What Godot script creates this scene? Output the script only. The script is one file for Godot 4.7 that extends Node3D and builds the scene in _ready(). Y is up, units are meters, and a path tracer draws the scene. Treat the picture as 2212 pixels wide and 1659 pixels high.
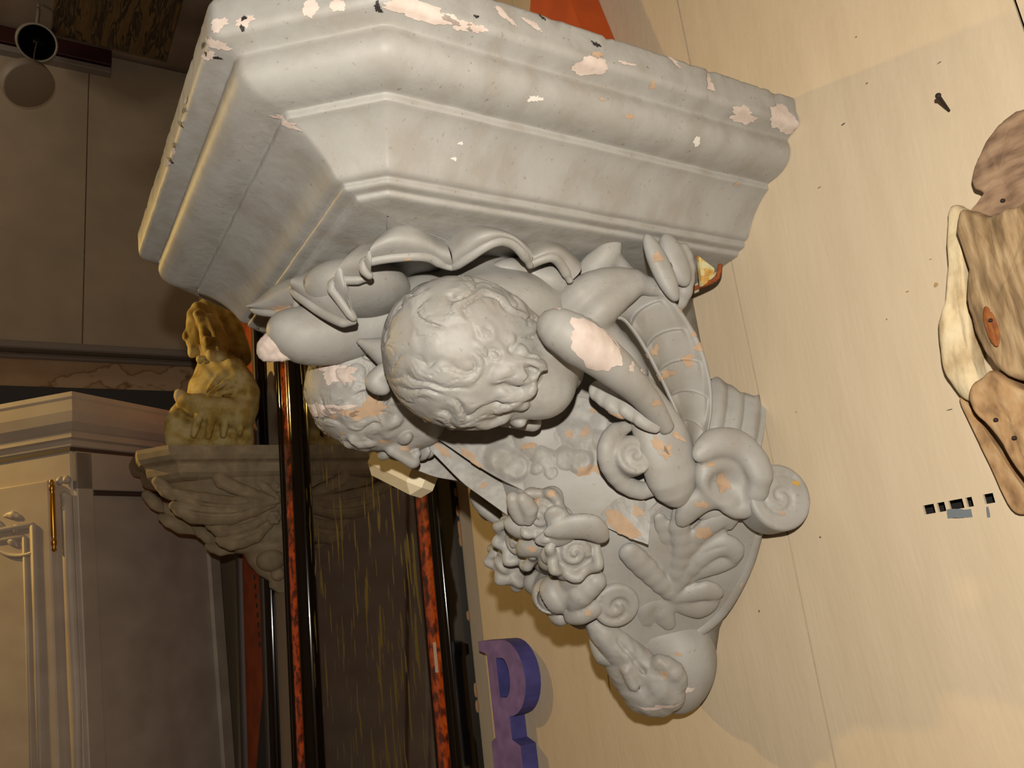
extends Node3D
# A grey painted plaster console with two cherub heads, hung on a cream panelled wall of an antiques store.
# Metres, y up. The panelled wall is the plane x = 0 and the room lies at x < 0; the floor is y = 0.

var M := {}
var taken := {}
var rng := RandomNumberGenerator.new()
const ZC := -0.8226          # the console's plane of symmetry

func _ready():
	rng.seed = 7
	# ---- camera
	var cam := Camera3D.new()
	cam.name = "camera"
	cam.fov = 50.47
	cam.near = 0.02
	cam.transform = Transform3D(Basis(Vector3(0.85372, -0.11744, 0.50732), Vector3(-0.04024, 0.95645, 0.28912), Vector3(-0.51918, -0.26724, 0.81181)), Vector3(-0.75, 1.55, 0))
	add_child(cam)
	cam.current = true
	# ---- environment: a closed room, so no sky is seen
	var env := Environment.new()
	env.background_mode = Environment.BG_COLOR
	env.background_color = Color(0.02, 0.018, 0.015)
	env.tonemap_mode = Environment.TONE_MAPPER_LINEAR
	env.tonemap_exposure = 1.0
	env.sdfgi_enabled = true
	env.ssao_enabled = true
	env.ssil_enabled = true
	var we := WorldEnvironment.new()
	we.name = "environment"
	we.environment = env
	add_child(we)
	# ---- the flash on the photographer's camera, just above the lens
	var flash := OmniLight3D.new()
	flash.name = "camera_flash"
	flash.position = Vector3(-0.80, 1.655, 0.09)
	flash.light_color = Color(1.0, 0.965, 0.905)
	flash.light_energy = 1.30
	flash.light_size = 0.012
	flash.omni_range = 12.0
	flash.omni_attenuation = 2.0
	flash.shadow_enabled = true
	add_child(flash)
	make_materials()
	build_room()
	build_console()
	build_mirror()
	build_small_things()
	build_wardrobe()
	build_far_bracket()
	build_lamps()

# ------------------------------------------------------------------ naming
func numbered(called: String) -> String:
	if not taken.has(called):
		taken[called] = 0
		return called
	taken[called] += 1
	return "%s_%03d" % [called, taken[called]]

func thing(called, label, category, at := Vector3.ZERO, group := "") -> Node3D:
	var o := Node3D.new()
	o.name = numbered(called)
	o.position = at
	o.set_meta("label", label)
	o.set_meta("category", category)
	if group != "":
		o.set_meta("group", group)
	add_child(o)
	return o

func setting(called) -> Node3D:
	var o := Node3D.new()
	o.name = called
	o.set_meta("kind", "structure")
	add_child(o)
	return o

func part(parent: Node3D, called: String, mesh: Mesh, mat: Material, label := "") -> MeshInstance3D:
	var o := MeshInstance3D.new()
	o.name = called
	o.mesh = mesh
	o.material_override = mat
	o.cast_shadow = GeometryInstance3D.SHADOW_CASTING_SETTING_ON
	if label != "":
		o.set_meta("label", label)
	parent.add_child(o, true)
	if parent.position != Vector3.ZERO and not parent.has_meta("local"):
		o.position = -parent.position      # parts of world-built things keep world coordinates in their meshes
	return o

# ------------------------------------------------------------------ mesh helpers
func finish(st: SurfaceTool) -> ArrayMesh:
	st.generate_normals()
	return st.commit()

func grid_mesh(rows: Array, wrap_u := false, wrap_v := false, cols: Array = []) -> ArrayMesh:
	# rows: Array of PackedVector3Array of equal length; cols: the same shape of PackedColorArray
	var st := SurfaceTool.new()
	st.begin(Mesh.PRIMITIVE_TRIANGLES)
	st.set_smooth_group(0)
	var n: int = rows.size()
	var m: int = rows[0].size()
	for i in n:
		for j in m:
			if cols.size() > 0:
				st.set_color(cols[i][j])
			st.set_uv(Vector2(float(j) / m, float(i) / n))
			st.add_vertex(rows[i][j])
	for i in (n if wrap_v else n - 1):
		var i2 := (i + 1) % n
		for j in (m if wrap_u else m - 1):
			var j2 := (j + 1) % m
			var a := i * m + j
			var b := i * m + j2
			var c := i2 * m + j2
			var d := i2 * m + j
			st.add_index(a); st.add_index(b); st.add_index(c)
			st.add_index(a); st.add_index(c); st.add_index(d)
	return finish(st)

func smooth_path(pts: Array, per := 6) -> PackedVector3Array:
	var out := PackedVector3Array()
	var n := pts.size()
	for i in n - 1:
		var p0: Vector3 = pts[max(i - 1, 0)]
		var p1: Vector3 = pts[i]
		var p2: Vector3 = pts[i + 1]
		var p3: Vector3 = pts[min(i + 2, n - 1)]
		for k in per:
			var t := float(k) / per
			out.append(0.5 * (2.0 * p1 + (p2 - p0) * t + (2.0 * p0 - 5.0 * p1 + 4.0 * p2 - p3) * t * t + (3.0 * p1 - p0 - 3.0 * p2 + p3) * t * t * t))
	out.append(pts[n - 1])
	return out

func smooth_vals(v: Array, per := 6) -> PackedFloat32Array:
	var out := PackedFloat32Array()
	for i in v.size() - 1:
		for k in per:
			var t := float(k) / per
			t = lerpf(t, t * t * (3.0 - 2.0 * t), 0.5)
			out.append(lerpf(v[i], v[i + 1], t))
	out.append(v[v.size() - 1])
	return out

func tube(pts: Array, radii: Array, sides := 12, per := 6, squash := 1.0, hint := Vector3.UP) -> ArrayMesh:
	# a swept round (or flattened: squash along the hint) body with rounded ends
	var p := smooth_path(pts, per)
	var r := smooth_vals(radii, per)
	var rows := []
	var n := p.size()
	for i in n:
		var t: Vector3 = (p[min(i + 1, n - 1)] - p[max(i - 1, 0)]).normalized()
		var b := t.cross(hint).normalized()
		if b.length() < 0.5:
			b = t.cross(Vector3.RIGHT).normalized()
		var nn := b.cross(t)
		if i == 0:
			rows.append(ring(p[0] - t * r[0] * 0.55, b, nn, r[0] * 0.02, squash, sides))
			rows.append(ring(p[0] - t * r[0] * 0.4, b, nn, r[0] * 0.6, squash, sides))
		rows.append(ring(p[i], b, nn, r[i], squash, sides))
		if i == n - 1:
			rows.append(ring(p[i] + t * r[i] * 0.4, b, nn, r[i] * 0.6, squash, sides))
			rows.append(ring(p[i] + t * r[i] * 0.55, b, nn, r[i] * 0.02, squash, sides))
	return grid_mesh(rows, true)

func ring(c: Vector3, b: Vector3, n: Vector3, r: float, squash: float, sides: int) -> PackedVector3Array:
	var a := PackedVector3Array()
	for k in sides:
		var t := TAU * k / sides
		a.append(c + b * cos(t) * r + n * sin(t) * r * squash)
	return a

func box_mesh(size: Vector3, center := Vector3.ZERO, bevel := 0.0) -> ArrayMesh:
	var st := SurfaceTool.new()
	st.begin(Mesh.PRIMITIVE_TRIANGLES)
	add_box(st, size, Transform3D(Basis(), center), bevel)
	return finish(st)

func add_box(st: SurfaceTool, size: Vector3, tr := Transform3D(), bevel := 0.0):
	# a box with chamfered edges
	st.set_smooth_group(-1)
	var h := size * 0.5
	var bv: float = min(bevel, min(h.x, min(h.y, h.z)) * 0.9)
	var faces := [[0, 1, 2], [1, 2, 0], [2, 0, 1]]
	for f in faces:
		for s in [-1.0, 1.0]:
			var quad := []
			for q in [[-1, -1], [1, -1], [1, 1], [-1, 1]]:
				var v := Vector3.ZERO
				v[f[0]] = h[f[0]] * s
				v[f[1]] = (h[f[1]] - bv) * q[0]
				v[f[2]] = (h[f[2]] - bv) * q[1]
				quad.append(tr * v)
			if s > 0:
				quad.reverse()
			add_quad(st, quad)
	if bv > 0.0:
		for f in faces:       # edges along axis f[0]
			for s1 in [-1.0, 1.0]:
				for s2 in [-1.0, 1.0]:
					var quad := []
					for q in [[-1, 0], [1, 0], [1, 1], [-1, 1]]:
						var v := Vector3.ZERO
						v[f[0]] = (h[f[0]] - bv) * q[0]
						v[f[1]] = (h[f[1]] - (bv if q[1] == 0 else 0.0)) * s1
						v[f[2]] = (h[f[2]] - (0.0 if q[1] == 0 else bv)) * s2
						quad.append(tr * v)
					if s1 * s2 > 0:
						quad.reverse()
					add_quad(st, quad)
		for sx in [-1.0, 1.0]:
			for sy in [-1.0, 1.0]:
				for sz in [-1.0, 1.0]:
					var t := [tr * Vector3(h.x * sx, (h.y - bv) * sy, (h.z - bv) * sz), tr * Vector3((h.x - bv) * sx, h.y * sy, (h.z - bv) * sz), tr * Vector3((h.x - bv) * sx, (h.y - bv) * sy, h.z * sz)]
					if sx * sy * sz > 0:
						t.reverse()
					for v in t:
						st.add_vertex(v)

func add_quad(st: SurfaceTool, q: Array):
	for k in [0, 1, 2, 0, 2, 3]:
		st.add_vertex(q[k])

func slab(outline: Array, thick: Vector3, bevel := 0.0, inset := 0.0) -> ArrayMesh:
	# a flat plate: outline of Vector3 in one plane, pushed along thick, its front edge chamfered
	var n := outline.size()
	var u := thick.normalized()
	var c := Vector3.ZERO
	for p in outline:
		c += p
	c /= n
	var ex: Vector3 = (outline[0] - c)
	ex = (ex - u * ex.dot(u)).normalized()
	var ey := u.cross(ex)
	var p2 := PackedVector2Array()
	for p in outline:
		p2.append(Vector2((p - c).dot(ex), (p - c).dot(ey)))
	if Geometry2D.is_polygon_clockwise(p2):
		p2.reverse()
	var back := p2
	var front := p2
	if bevel > 0.0:
		front = inset_poly(p2, inset if inset > 0.0 else bevel)
	var st := SurfaceTool.new()
	st.begin(Mesh.PRIMITIVE_TRIANGLES)
	st.set_smooth_group(-1)
	var tri := Geometry2D.triangulate_polygon(p2)
	var top := thick.length()
	var lift := func(q: Vector2, h: float) -> Vector3: return c + ex * q.x + ey * q.y + u * h
	for k in range(0, tri.size(), 3):
		st.add_vertex(lift.call(front[tri[k]], top)); st.add_vertex(lift.call(front[tri[k + 2]], top)); st.add_vertex(lift.call(front[tri[k + 1]], top))
		st.add_vertex(lift.call(back[tri[k]], 0.0)); st.add_vertex(lift.call(back[tri[k + 1]], 0.0)); st.add_vertex(lift.call(back[tri[k + 2]], 0.0))
	for k in n:
		var k2 := (k + 1) % n
		add_quad(st, [lift.call(back[k], 0.0), lift.call(back[k2], 0.0), lift.call(back[k2], top - bevel), lift.call(back[k], top - bevel)])
		if bevel > 0.0:
			add_quad(st, [lift.call(back[k], top - bevel), lift.call(back[k2], top - bevel), lift.call(front[k2], top), lift.call(front[k], top)])
	return finish(st)

func inset_poly(p: PackedVector2Array, d: float) -> PackedVector2Array:
	var out := PackedVector2Array()
	var n := p.size()
	for i in n:
		var e1 := (p[i] - p[(i + n - 1) % n]).normalized()
		var e2 := (p[(i + 1) % n] - p[i]).normalized()
		var n1 := Vector2(-e1.y, e1.x)
		var n2 := Vector2(-e2.y, e2.x)
		var m := (n1 + n2)
		out.append(p[i] + m * (d / maxf(0.35, 1.0 + n1.dot(n2))))
	return out

func round_outline(o: Array, per := 4) -> Array:
	# a closed smooth curve through the outline's points
	var out := []
	var n := o.size()
	for i in n:
		var p0: Vector3 = o[(i + n - 1) % n]
		var p1: Vector3 = o[i]
		var p2: Vector3 = o[(i + 1) % n]
		var p3: Vector3 = o[(i + 2) % n]
		for k in per:
			var t := float(k) / per
			out.append(0.5 * (2.0 * p1 + (p2 - p0) * t + (2.0 * p0 - 5.0 * p1 + 4.0 * p2 - p3) * t * t + (3.0 * p1 - p0 - 3.0 * p2 + p3) * t * t * t))
	return out

func lathe(profile: Array, at: Vector3, axis: Vector3, sides := 20) -> ArrayMesh:
	# profile: [radius, height] pairs
	var b := axis.cross(Vector3(0.31, 0.2, 0.77)).normalized()
	var n := b.cross(axis).normalized()
	var rows := []
	for q in profile:
		rows.append(ring(at + axis * q[1], b, n, max(q[0], 0.00002), 1.0, sides))
	return grid_mesh(rows, true)

func mirrored(mesh: Mesh, zc := ZC) -> ArrayMesh:
	# the twin of a piece of the console on its other half
	var a := mesh.surface_get_arrays(0)
	var v: PackedVector3Array = a[Mesh.ARRAY_VERTEX]
	var nn: PackedVector3Array = a[Mesh.ARRAY_NORMAL]
	for i in v.size():
		v[i].z = 2.0 * zc - v[i].z
		nn[i].z = -nn[i].z
	a[Mesh.ARRAY_VERTEX] = v
	a[Mesh.ARRAY_NORMAL] = nn
	var idx: PackedInt32Array = a[Mesh.ARRAY_INDEX] if a[Mesh.ARRAY_INDEX] != null else PackedInt32Array()
	if idx.size() == 0:
		idx.resize(v.size())
		for i in v.size():
			idx[i] = i
	for i in range(0, idx.size(), 3):
		var t := idx[i + 1]
		idx[i + 1] = idx[i + 2]
		idx[i + 2] = t
	a[Mesh.ARRAY_INDEX] = idx
	a[Mesh.ARRAY_TANGENT] = null
	var m := ArrayMesh.new()
	m.add_surface_from_arrays(Mesh.PRIMITIVE_TRIANGLES, a)
	return m

# a flake of missing paint: the triangles of a mesh inside a ragged outline, lifted a hair off it
func flake(meshes: Array, c: Vector3, rx: float, ry: float, along: Vector3, seed_ := 0, lift := 0.0005, ragged := 0.35, depth_ := 0.02, toward := Vector3.ZERO) -> ArrayMesh:
	var st := SurfaceTool.new()
	st.begin(Mesh.PRIMITIVE_TRIANGLES)
	var big: float = max(rx, ry) * 1.5
	var r2 := RandomNumberGenerator.new()
	r2.seed = 1000 + seed_ * 77
	var ph := [r2.randf() * TAU, r2.randf() * TAU, r2.randf() * TAU, r2.randf() * TAU]
	var count := 0
	var tri3 := PackedVector3Array()
	var nor3 := PackedVector3Array()
	var nsum := Vector3.ZERO
	for mesh in meshes:
		var key: int = mesh.get_instance_id()
		if not flake_cache.has(key):
			var a: Array = mesh.surface_get_arrays(0)
			var v0: PackedVector3Array = a[Mesh.ARRAY_VERTEX]
			var n0: PackedVector3Array = a[Mesh.ARRAY_NORMAL]
			var ix0: PackedInt32Array = a[Mesh.ARRAY_INDEX] if a[Mesh.ARRAY_INDEX] != null else PackedInt32Array()
			if ix0.size() == 0:
				ix0.resize(v0.size())
				for i in v0.size():
					ix0[i] = i
			# bins of 2 cm
			var bins := {}
			for i in range(0, ix0.size(), 3):
				var p: Vector3 = v0[ix0[i]]
				var kk := Vector3i(floori(p.x * 50.0), floori(p.y * 50.0), floori(p.z * 50.0))
				if not bins.has(kk):
					bins[kk] = PackedInt32Array()
				bins[kk].append(i)
			flake_cache[key] = [v0, n0, ix0, bins]
		var data: Array = flake_cache[key]
		var v: PackedVector3Array = data[0]
		var nn: PackedVector3Array = data[1]
		var ix: PackedInt32Array = data[2]
		var k0 := Vector3i(floori((c.x - big) * 50.0), floori((c.y - big) * 50.0), floori((c.z - big) * 50.0))
		var k1 := Vector3i(floori((c.x + big) * 50.0), floori((c.y + big) * 50.0), floori((c.z + big) * 50.0))
		for bx in range(k0.x - 1, k1.x + 2):
			for by in range(k0.y - 1, k1.y + 2):
				for bz in range(k0.z - 1, k1.z + 2):
					var kb := Vector3i(bx, by, bz)
					if not data[3].has(kb):
						continue
					for i in data[3][kb]:
						var a0: Vector3 = v[ix[i]]
						if a0.distance_to(c) > big + 0.012:
							continue
						var nv: Vector3 = nn[ix[i]]
						if absf(nv.dot(toward)) < 0.08:
							continue
						var turn := 1.0 if nv.dot(toward) > 0.0 else -1.0
						nv *= turn
						for k in ([0, 1, 2] if turn > 0.0 else [0, 2, 1]):
							tri3.append(v[ix[i + k]])
							nor3.append(nn[ix[i + k]] * turn)
						if a0.distance_to(c) < big * 0.5:
							nsum += nv
	if nsum.length() < 0.001 and nor3.size() > 0:
		nsum = nor3[0]
	var nz := nsum.normalized()
	var ex := (along - nz * along.dot(nz)).normalized()
	var ey := nz.cross(ex)
	for i in range(0, tri3.size(), 3):
		var stack := [[tri3[i], tri3[i + 1], tri3[i + 2], nor3[i], nor3[i + 1], nor3[i + 2], 0]]
		while stack.size() > 0:
			var t: Array = stack.pop_back()
			var longest: float = max(t[0].distance_to(t[1]), max(t[1].distance_to(t[2]), t[2].distance_to(t[0])))
			var mid: Vector3 = (t[0] + t[1] + t[2]) / 3.0
			var q := mid - c
			if longest > 0.0016 and t[6] < 5 and q.length() < big + longest:
				var ab: Vector3 = (t[0] + t[1]) * 0.5
				var bc: Vector3 = (t[1] + t[2]) * 0.5
				var ca: Vector3 = (t[2] + t[0]) * 0.5
				var nab: Vector3 = (t[3] + t[4]).normalized()
				var nbc: Vector3 = (t[4] + t[5]).normalized()
				var nca: Vector3 = (t[5] + t[3]).normalized()
				var lv: int = t[6] + 1
				stack.append([t[0], ab, ca, t[3], nab, nca, lv])
				stack.append([ab, t[1], bc, nab, t[4], nbc, lv])
				stack.append([ca, bc, t[2], nca, nbc, t[5], lv])
				stack.append([ab, bc, ca, nab, nbc, nca, lv])
				continue
			var x := q.dot(ex) / rx
			var y := q.dot(ey) / ry
			if absf(q.dot(nz)) > depth_:
				continue
			var th := atan2(y, x)
			var lim := 1.0 + ragged * (0.45 * sin(2.0 * th + ph[0]) + 0.35 * sin(3.0 * th + ph[1]) + 0.28 * sin(5.0 * th + ph[2]) + 0.22 * sin(9.0 * th + ph[3]) + 0.14 * sin(17.0 * th + ph[1]))
			if x * x + y * y < lim * lim:
				for k in 3:
					st.set_normal(t[3 + k])
					st.add_vertex(t[k] + t[3 + k] * lift)
				count += 1
	if count == 0:
		return null
	return st.commit()

var flake_cache := {}

# ------------------------------------------------------------------ carved forms: a distance field meshed as surface nets
class Carve:
	var kind := PackedInt32Array()
	var pa := PackedVector3Array()      # capsule a, or centre
	var pb := PackedVector3Array()      # capsule b, or radii
	var ra := PackedFloat32Array()
	var rb := PackedFloat32Array()
	var kk := PackedFloat32Array()      # blend radius; negative: carved away
	var inv: Array[Basis] = []
	var relief: Callable
	var tint: Callable

	func cap(a: Vector3, b: Vector3, r1: float, r2: float, k := 0.004) -> void:
		kind.append(0); pa.append(a); pb.append(b); ra.append(r1); rb.append(r2); kk.append(k); inv.append(Basis())

	func chain(p: Array, r: Array, k := 0.004) -> void:
		var q := bend(p)
		for i in q.size() - 1:
			var n := p.size() - 1
			var t0 := float(i) / (q.size() - 1) * n
			var t1 := float(i + 1) / (q.size() - 1) * n
			cap(q[i], q[i + 1], lerpf(r[int(t0)], r[mini(int(t0) + 1, n)], fposmod(t0, 1.0)), lerpf(r[mini(int(t1), n)], r[mini(int(t1) + 1, n)], fposmod(t1, 1.0)), k)

	func bend(p: Array) -> PackedVector3Array:
		var out := PackedVector3Array()
		var n := p.size()
		var per := 2 if n < 14 else 1
		for i in n - 1:
			var p0: Vector3 = p[max(i - 1, 0)]
			var p1: Vector3 = p[i]
			var p2: Vector3 = p[i + 1]
			var p3: Vector3 = p[min(i + 2, n - 1)]
			for j in per:
				var t := float(j) / per
				out.append(0.5 * (2.0 * p1 + (p2 - p0) * t + (2.0 * p0 - 5.0 * p1 + 4.0 * p2 - p3) * t * t + (3.0 * p1 - p0 - 3.0 * p2 + p3) * t * t * t))
		out.append(p[n - 1])
		return out

	# flat lobes: a chain squashed along the normal of the surface it lies on
	func blade(p: Array, r: Array, normal: Vector3, flat := 0.5, k := 0.0025) -> void:
		var at := kind.size()
		chain(p, r, k)
		var nn := normal.normalized()
		for i in range(at, kind.size()):
			kind[i] = 3
			inv[i] = Basis(nn, Vector3(1.0 / flat - 1.0, 0, 0), Vector3.ZERO)

	# a flat round drum with softened rims
	func drum(c: Vector3, axis: Vector3, radius: float, half: float, soft := 0.004, k := 0.003) -> void:
		kind.append(4); pa.append(c); pb.append(axis.normalized()); ra.append(radius - soft); rb.append(radius + half); kk.append(k); inv.append(Basis(Vector3(half - soft, soft, 0), Vector3.ZERO, Vector3.ZERO))

	func ball(c: Vector3, r: float, k := 0.004) -> void:
		cap(c, c + Vector3(0.0001, 0, 0), r, r, k)

	func egg(c: Vector3, radii: Vector3, frame := Basis(), k := 0.004) -> void:
		kind.append(1); pa.append(c); pb.append(radii); ra.append(min(radii.x, min(radii.y, radii.z))); rb.append(max(radii.x, max(radii.y, radii.z))); kk.append(k); inv.append(frame.inverse())

	func block(c: Vector3, half: Vector3, r: float, frame := Basis(), k := 0.004) -> void:
		kind.append(2); pa.append(c); pb.append(half - Vector3(r, r, r)); ra.append(r); rb.append(half.length()); kk.append(k); inv.append(frame.inverse())

	func dist(p: Vector3, i: int) -> float:
		if kind[i] == 0:
			var a := pa[i]
			var ab := pb[i] - a
			var h := clampf((p - a).dot(ab) / ab.length_squared(), 0.0, 1.0)
			return p.distance_to(a + ab * h) - lerpf(ra[i], rb[i], h)
		if kind[i] == 3:
			var a3 := pa[i]
			var ab3 := pb[i] - a3
			var nn := inv[i].x
			var rel := p - a3
			var h3 := clampf(rel.dot(ab3) / ab3.length_squared(), 0.0, 1.0)
			var off := rel - ab3 * h3
			off += nn * (off.dot(nn) * inv[i].y.x)
			return (off.length() - lerpf(ra[i], rb[i], h3)) * 0.5
		if kind[i] == 4:
			var ax := pb[i]
			var r4 := p - pa[i]
			var z4 := r4.dot(ax)
			var e4 := Vector2((r4 - ax * z4).length() - ra[i], absf(z4) - inv[i].x.x)
			return Vector2(maxf(e4.x, 0.0), maxf(e4.y, 0.0)).length() + minf(maxf(e4.x, e4.y), 0.0) - inv[i].x.y
		var q := inv[i] * (p - pa[i])
		var r := pb[i]
		if kind[i] == 1:
			var k0 := (q / r).length()
			if k0 < 0.0001:
				return -ra[i]
			var k1 := (q / (r * r)).length()
			return k0 * (k0 - 1.0) / k1
		var e := q.abs() - r
		return Vector3(maxf(e.x, 0.0), maxf(e.y, 0.0), maxf(e.z, 0.0)).length() + minf(maxf(e.x, maxf(e.y, e.z)), 0.0) - ra[i]

	func total(p: Vector3, ids: PackedInt32Array) -> float:
		var d := 1.0
		for i in ids:
			var e := dist(p, i)
			var k := kk[i]
			if k >= 0.0:
				var h := maxf(k - absf(d - e), 0.0)
				d = minf(d, e) - (h * h * 0.25 / k if k > 0.0 else 0.0)
			else:
				k = -k
				e = -e
				var h := maxf(k - absf(d - e), 0.0)
				d = maxf(d, e) + h * h * 0.25 / k
		return d

	func mesh(cell: float, lo := Vector3(-9, -9, -9), hi := Vector3(9, 9, 9)) -> ArrayMesh:
		var n_all := kind.size()
		var mn := Vector3(9, 9, 9)
		var mx := -mn
		for i in n_all:
			if kk[i] < 0.0:
				continue
			var rr := Vector3.ONE * (maxf(ra[i], rb[i]) + 0.012)
			mn = mn.min(pa[i] - rr)
			mx = mx.max(pa[i] + rr)
			if kind[i] == 0 or kind[i] == 3:
				mn = mn.min(pb[i] - rr)
				mx = mx.max(pb[i] + rr)
		mn = mn.max(lo)
		mx = mx.min(hi)
		const B := 8
		var bl := Vector3i(((mx - mn) / (cell * B)).ceil())
		var nx := bl.x * B + 1
		var ny := bl.y * B + 1
		var nz := bl.z * B + 1
		var val := PackedFloat32Array()
		val.resize(nx * ny * nz)
		val.fill(1.0)
		var diag := cell * B * 0.8661
		var live := []
		var has_relief := relief.is_valid()
		# a coarse pass keeps, for each super-block of 4 blocks a side, the few pieces that come near it
		var sup := {}
		var sd4 := diag * 4.0
		for sz in (bl.z + 3) / 4:
			for sy in (bl.y + 3) / 4:
				for sx in (bl.x + 3) / 4:
					var c4 := mn + Vector3(sx + 0.5, sy + 0.5, sz + 0.5) * (cell * B * 4)
					var l4 := PackedInt32Array()
					for i in n_all:
						var e4 := dist(c4, i) if kind[i] != 1 else (c4.distance_to(pa[i]) - rb[i])
						if e4 < sd4 * (1.3 if kind[i] == 3 else 1.05) + absf(kk[i]) + 0.012:
							l4.append(i)
					sup[Vector3i(sx, sy, sz)] = l4
		for bz in bl.z:
			for by in bl.y:
				for bx in bl.x:
					var c := mn + Vector3(bx + 0.5, by + 0.5, bz + 0.5) * (cell * B)
					var ids := PackedInt32Array()
					var near := 9.0
					for i in sup[Vector3i(bx / 4, by / 4, bz / 4)]:
						var e := dist(c, i)
						if e < diag * 1.05 + absf(kk[i]) + 0.008:
							ids.append(i)
						if kk[i] >= 0.0 and e < near:
							near = e
					if near > diag + 0.010:
						continue
					var dc := total(c, ids) if ids.size() > 0 else 1.0
					var inside_all := dc < -diag - 0.010
					if not inside_all and dc < diag + 0.010:
						live.append(Vector3i(bx, by, bz))
					for z in B + 1:
						for y in B + 1:
							var o := ((bz * B + z) * ny + by * B + y) * nx + bx * B
							for x in B + 1:
								if inside_all:
									val[o + x] = -1.0
								elif val[o + x] == 1.0:
									var p := mn + Vector3(bx * B + x, by * B + y, bz * B + z) * cell
									var d := total(p, ids)
									if has_relief and absf(d) < 0.02:
										d -= relief.call(p)
									val[o + x] = d
		var vid := {}
		var vs := PackedVector3Array()
		var step := [1, nx, nx * ny]
		for b in live:
			for z in B:
				for y in B:
					var o: int = ((b.z * B + z) * ny + b.y * B + y) * nx + b.x * B
					for x in B:
						var i := o + x
						var m := 0
						if val[i] < 0.0: m |= 1
						if val[i + 1] < 0.0: m |= 2
						if val[i + nx] < 0.0: m |= 4
						if val[i + nx + 1] < 0.0: m |= 8
						var j := i + nx * ny
						if val[j] < 0.0: m |= 16
						if val[j + 1] < 0.0: m |= 32
						if val[j + nx] < 0.0: m |= 64
						if val[j + nx + 1] < 0.0: m |= 128
						if m == 0 or m == 255:
							continue
						var s := Vector3.ZERO
						var cnt := 0
						var cv := [val[i], val[i + 1], val[i + nx], val[i + nx + 1], val[j], val[j + 1], val[j + nx], val[j + nx + 1]]
						for e in EDGES:
							var v0: float = cv[e[0]]
							var v1: float = cv[e[1]]
							if (v0 < 0.0) != (v1 < 0.0):
								s += CORNER[e[0]].lerp(CORNER[e[1]], v0 / (v0 - v1))
								cnt += 1
						vid[i] = vs.size()
						vs.append(mn + (Vector3(b.x * B + x, b.y * B + y, b.z * B + z) + s / cnt) * cell)
		var st := SurfaceTool.new()
		st.begin(Mesh.PRIMITIVE_TRIANGLES)
		st.set_smooth_group(0)
		var has_tint := tint.is_valid()
		for v in vs:
			if has_tint:
				st.set_color(tint.call(v))
			st.add_vertex(v)
		for i in vid:
			for ax in 3:
				var s1: int = step[(ax + 1) % 3]
				var s2: int = step[(ax + 2) % 3]
				var v0 := val[i]
				var v1 := val[i + step[ax]]
				if (v0 < 0.0) == (v1 < 0.0):
					continue
				if not (vid.has(i - s1) and vid.has(i - s2) and vid.has(i - s1 - s2)):
					continue
				var q := [vid[i], vid[i - s1], vid[i - s1 - s2], vid[i - s2]]
				if v0 < 0.0:
					q.reverse()
				st.add_index(q[0]); st.add_index(q[1]); st.add_index(q[2])
				st.add_index(q[0]); st.add_index(q[2]); st.add_index(q[3])
		st.generate_normals()
		return st.commit()

	const CORNER := [Vector3(0, 0, 0), Vector3(1, 0, 0), Vector3(0, 1, 0), Vector3(1, 1, 0), Vector3(0, 0, 1), Vector3(1, 0, 1), Vector3(0, 1, 1), Vector3(1, 1, 1)]
	const EDGES := [[0, 1], [2, 3], [4, 5], [6, 7], [0, 2], [1, 3], [4, 6], [5, 7], [0, 4], [1, 5], [2, 6], [3, 7]]

# ------------------------------------------------------------------ materials
func noise_img(size: int, freq: float, oct := 4, seed_ := 1, kind := FastNoiseLite.TYPE_SIMPLEX_SMOOTH) -> Image:
	var f := FastNoiseLite.new()
	f.seed = seed_
	f.noise_type = kind
	f.frequency = freq
	f.fractal_type = FastNoiseLite.FRACTAL_FBM
	f.fractal_octaves = oct
	var im := f.get_seamless_image(size, size)
	im.convert(Image.FORMAT_L8)
	return im

func ramp_tex(im: Image, stops: Array) -> ImageTexture:
	# stops: [position, Color] pairs; grey levels to colours
	var lut := []
	for i in 256:
		var t := i / 255.0
		var c: Color = stops[0][1]
		for k in stops.size() - 1:
			if t >= stops[k][0]:
				c = stops[k][1].lerp(stops[k + 1][1], clampf((t - stops[k][0]) / maxf(0.0001, stops[k + 1][0] - stops[k][0]), 0.0, 1.0))
		lut.append(c)
	var w := im.get_width()
	var h := im.get_height()
	var src := im.get_data()
	var out := PackedByteArray()
	out.resize(w * h * 3)
	for i in w * h:
		var c: Color = lut[src[i]]
		out[i * 3] = c.r8
		out[i * 3 + 1] = c.g8
		out[i * 3 + 2] = c.b8
	return ImageTexture.create_from_image(Image.create_from_data(w, h, false, Image.FORMAT_RGB8, out))

func normal_tex(im: Image, strength: float) -> ImageTexture:
	var c := Image.new()
	c.copy_from(im)
	c.convert(Image.FORMAT_RGB8)
	c.bump_map_to_normal_map(strength)
	return ImageTexture.create_from_image(c)

func mat(col: Color, rough := 0.8, metal := 0.0) -> StandardMaterial3D:
	var m := StandardMaterial3D.new()
	m.albedo_color = col
	m.roughness = rough
	m.metallic = metal
	return m

func tri(m: StandardMaterial3D, scale: Vector3, alb: Texture2D = null, nrm: Texture2D = null, ns := 1.0) -> StandardMaterial3D:
	m.uv1_triplanar = true
	m.uv1_world_triplanar = true
	m.uv1_scale = scale
	if alb:
		m.albedo_texture = alb
	if nrm:
		m.normal_enabled = true
		m.normal_texture = nrm
		m.normal_scale = ns
	return m

func g(v: float) -> Color:
	return Color(v, v, v)

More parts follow.
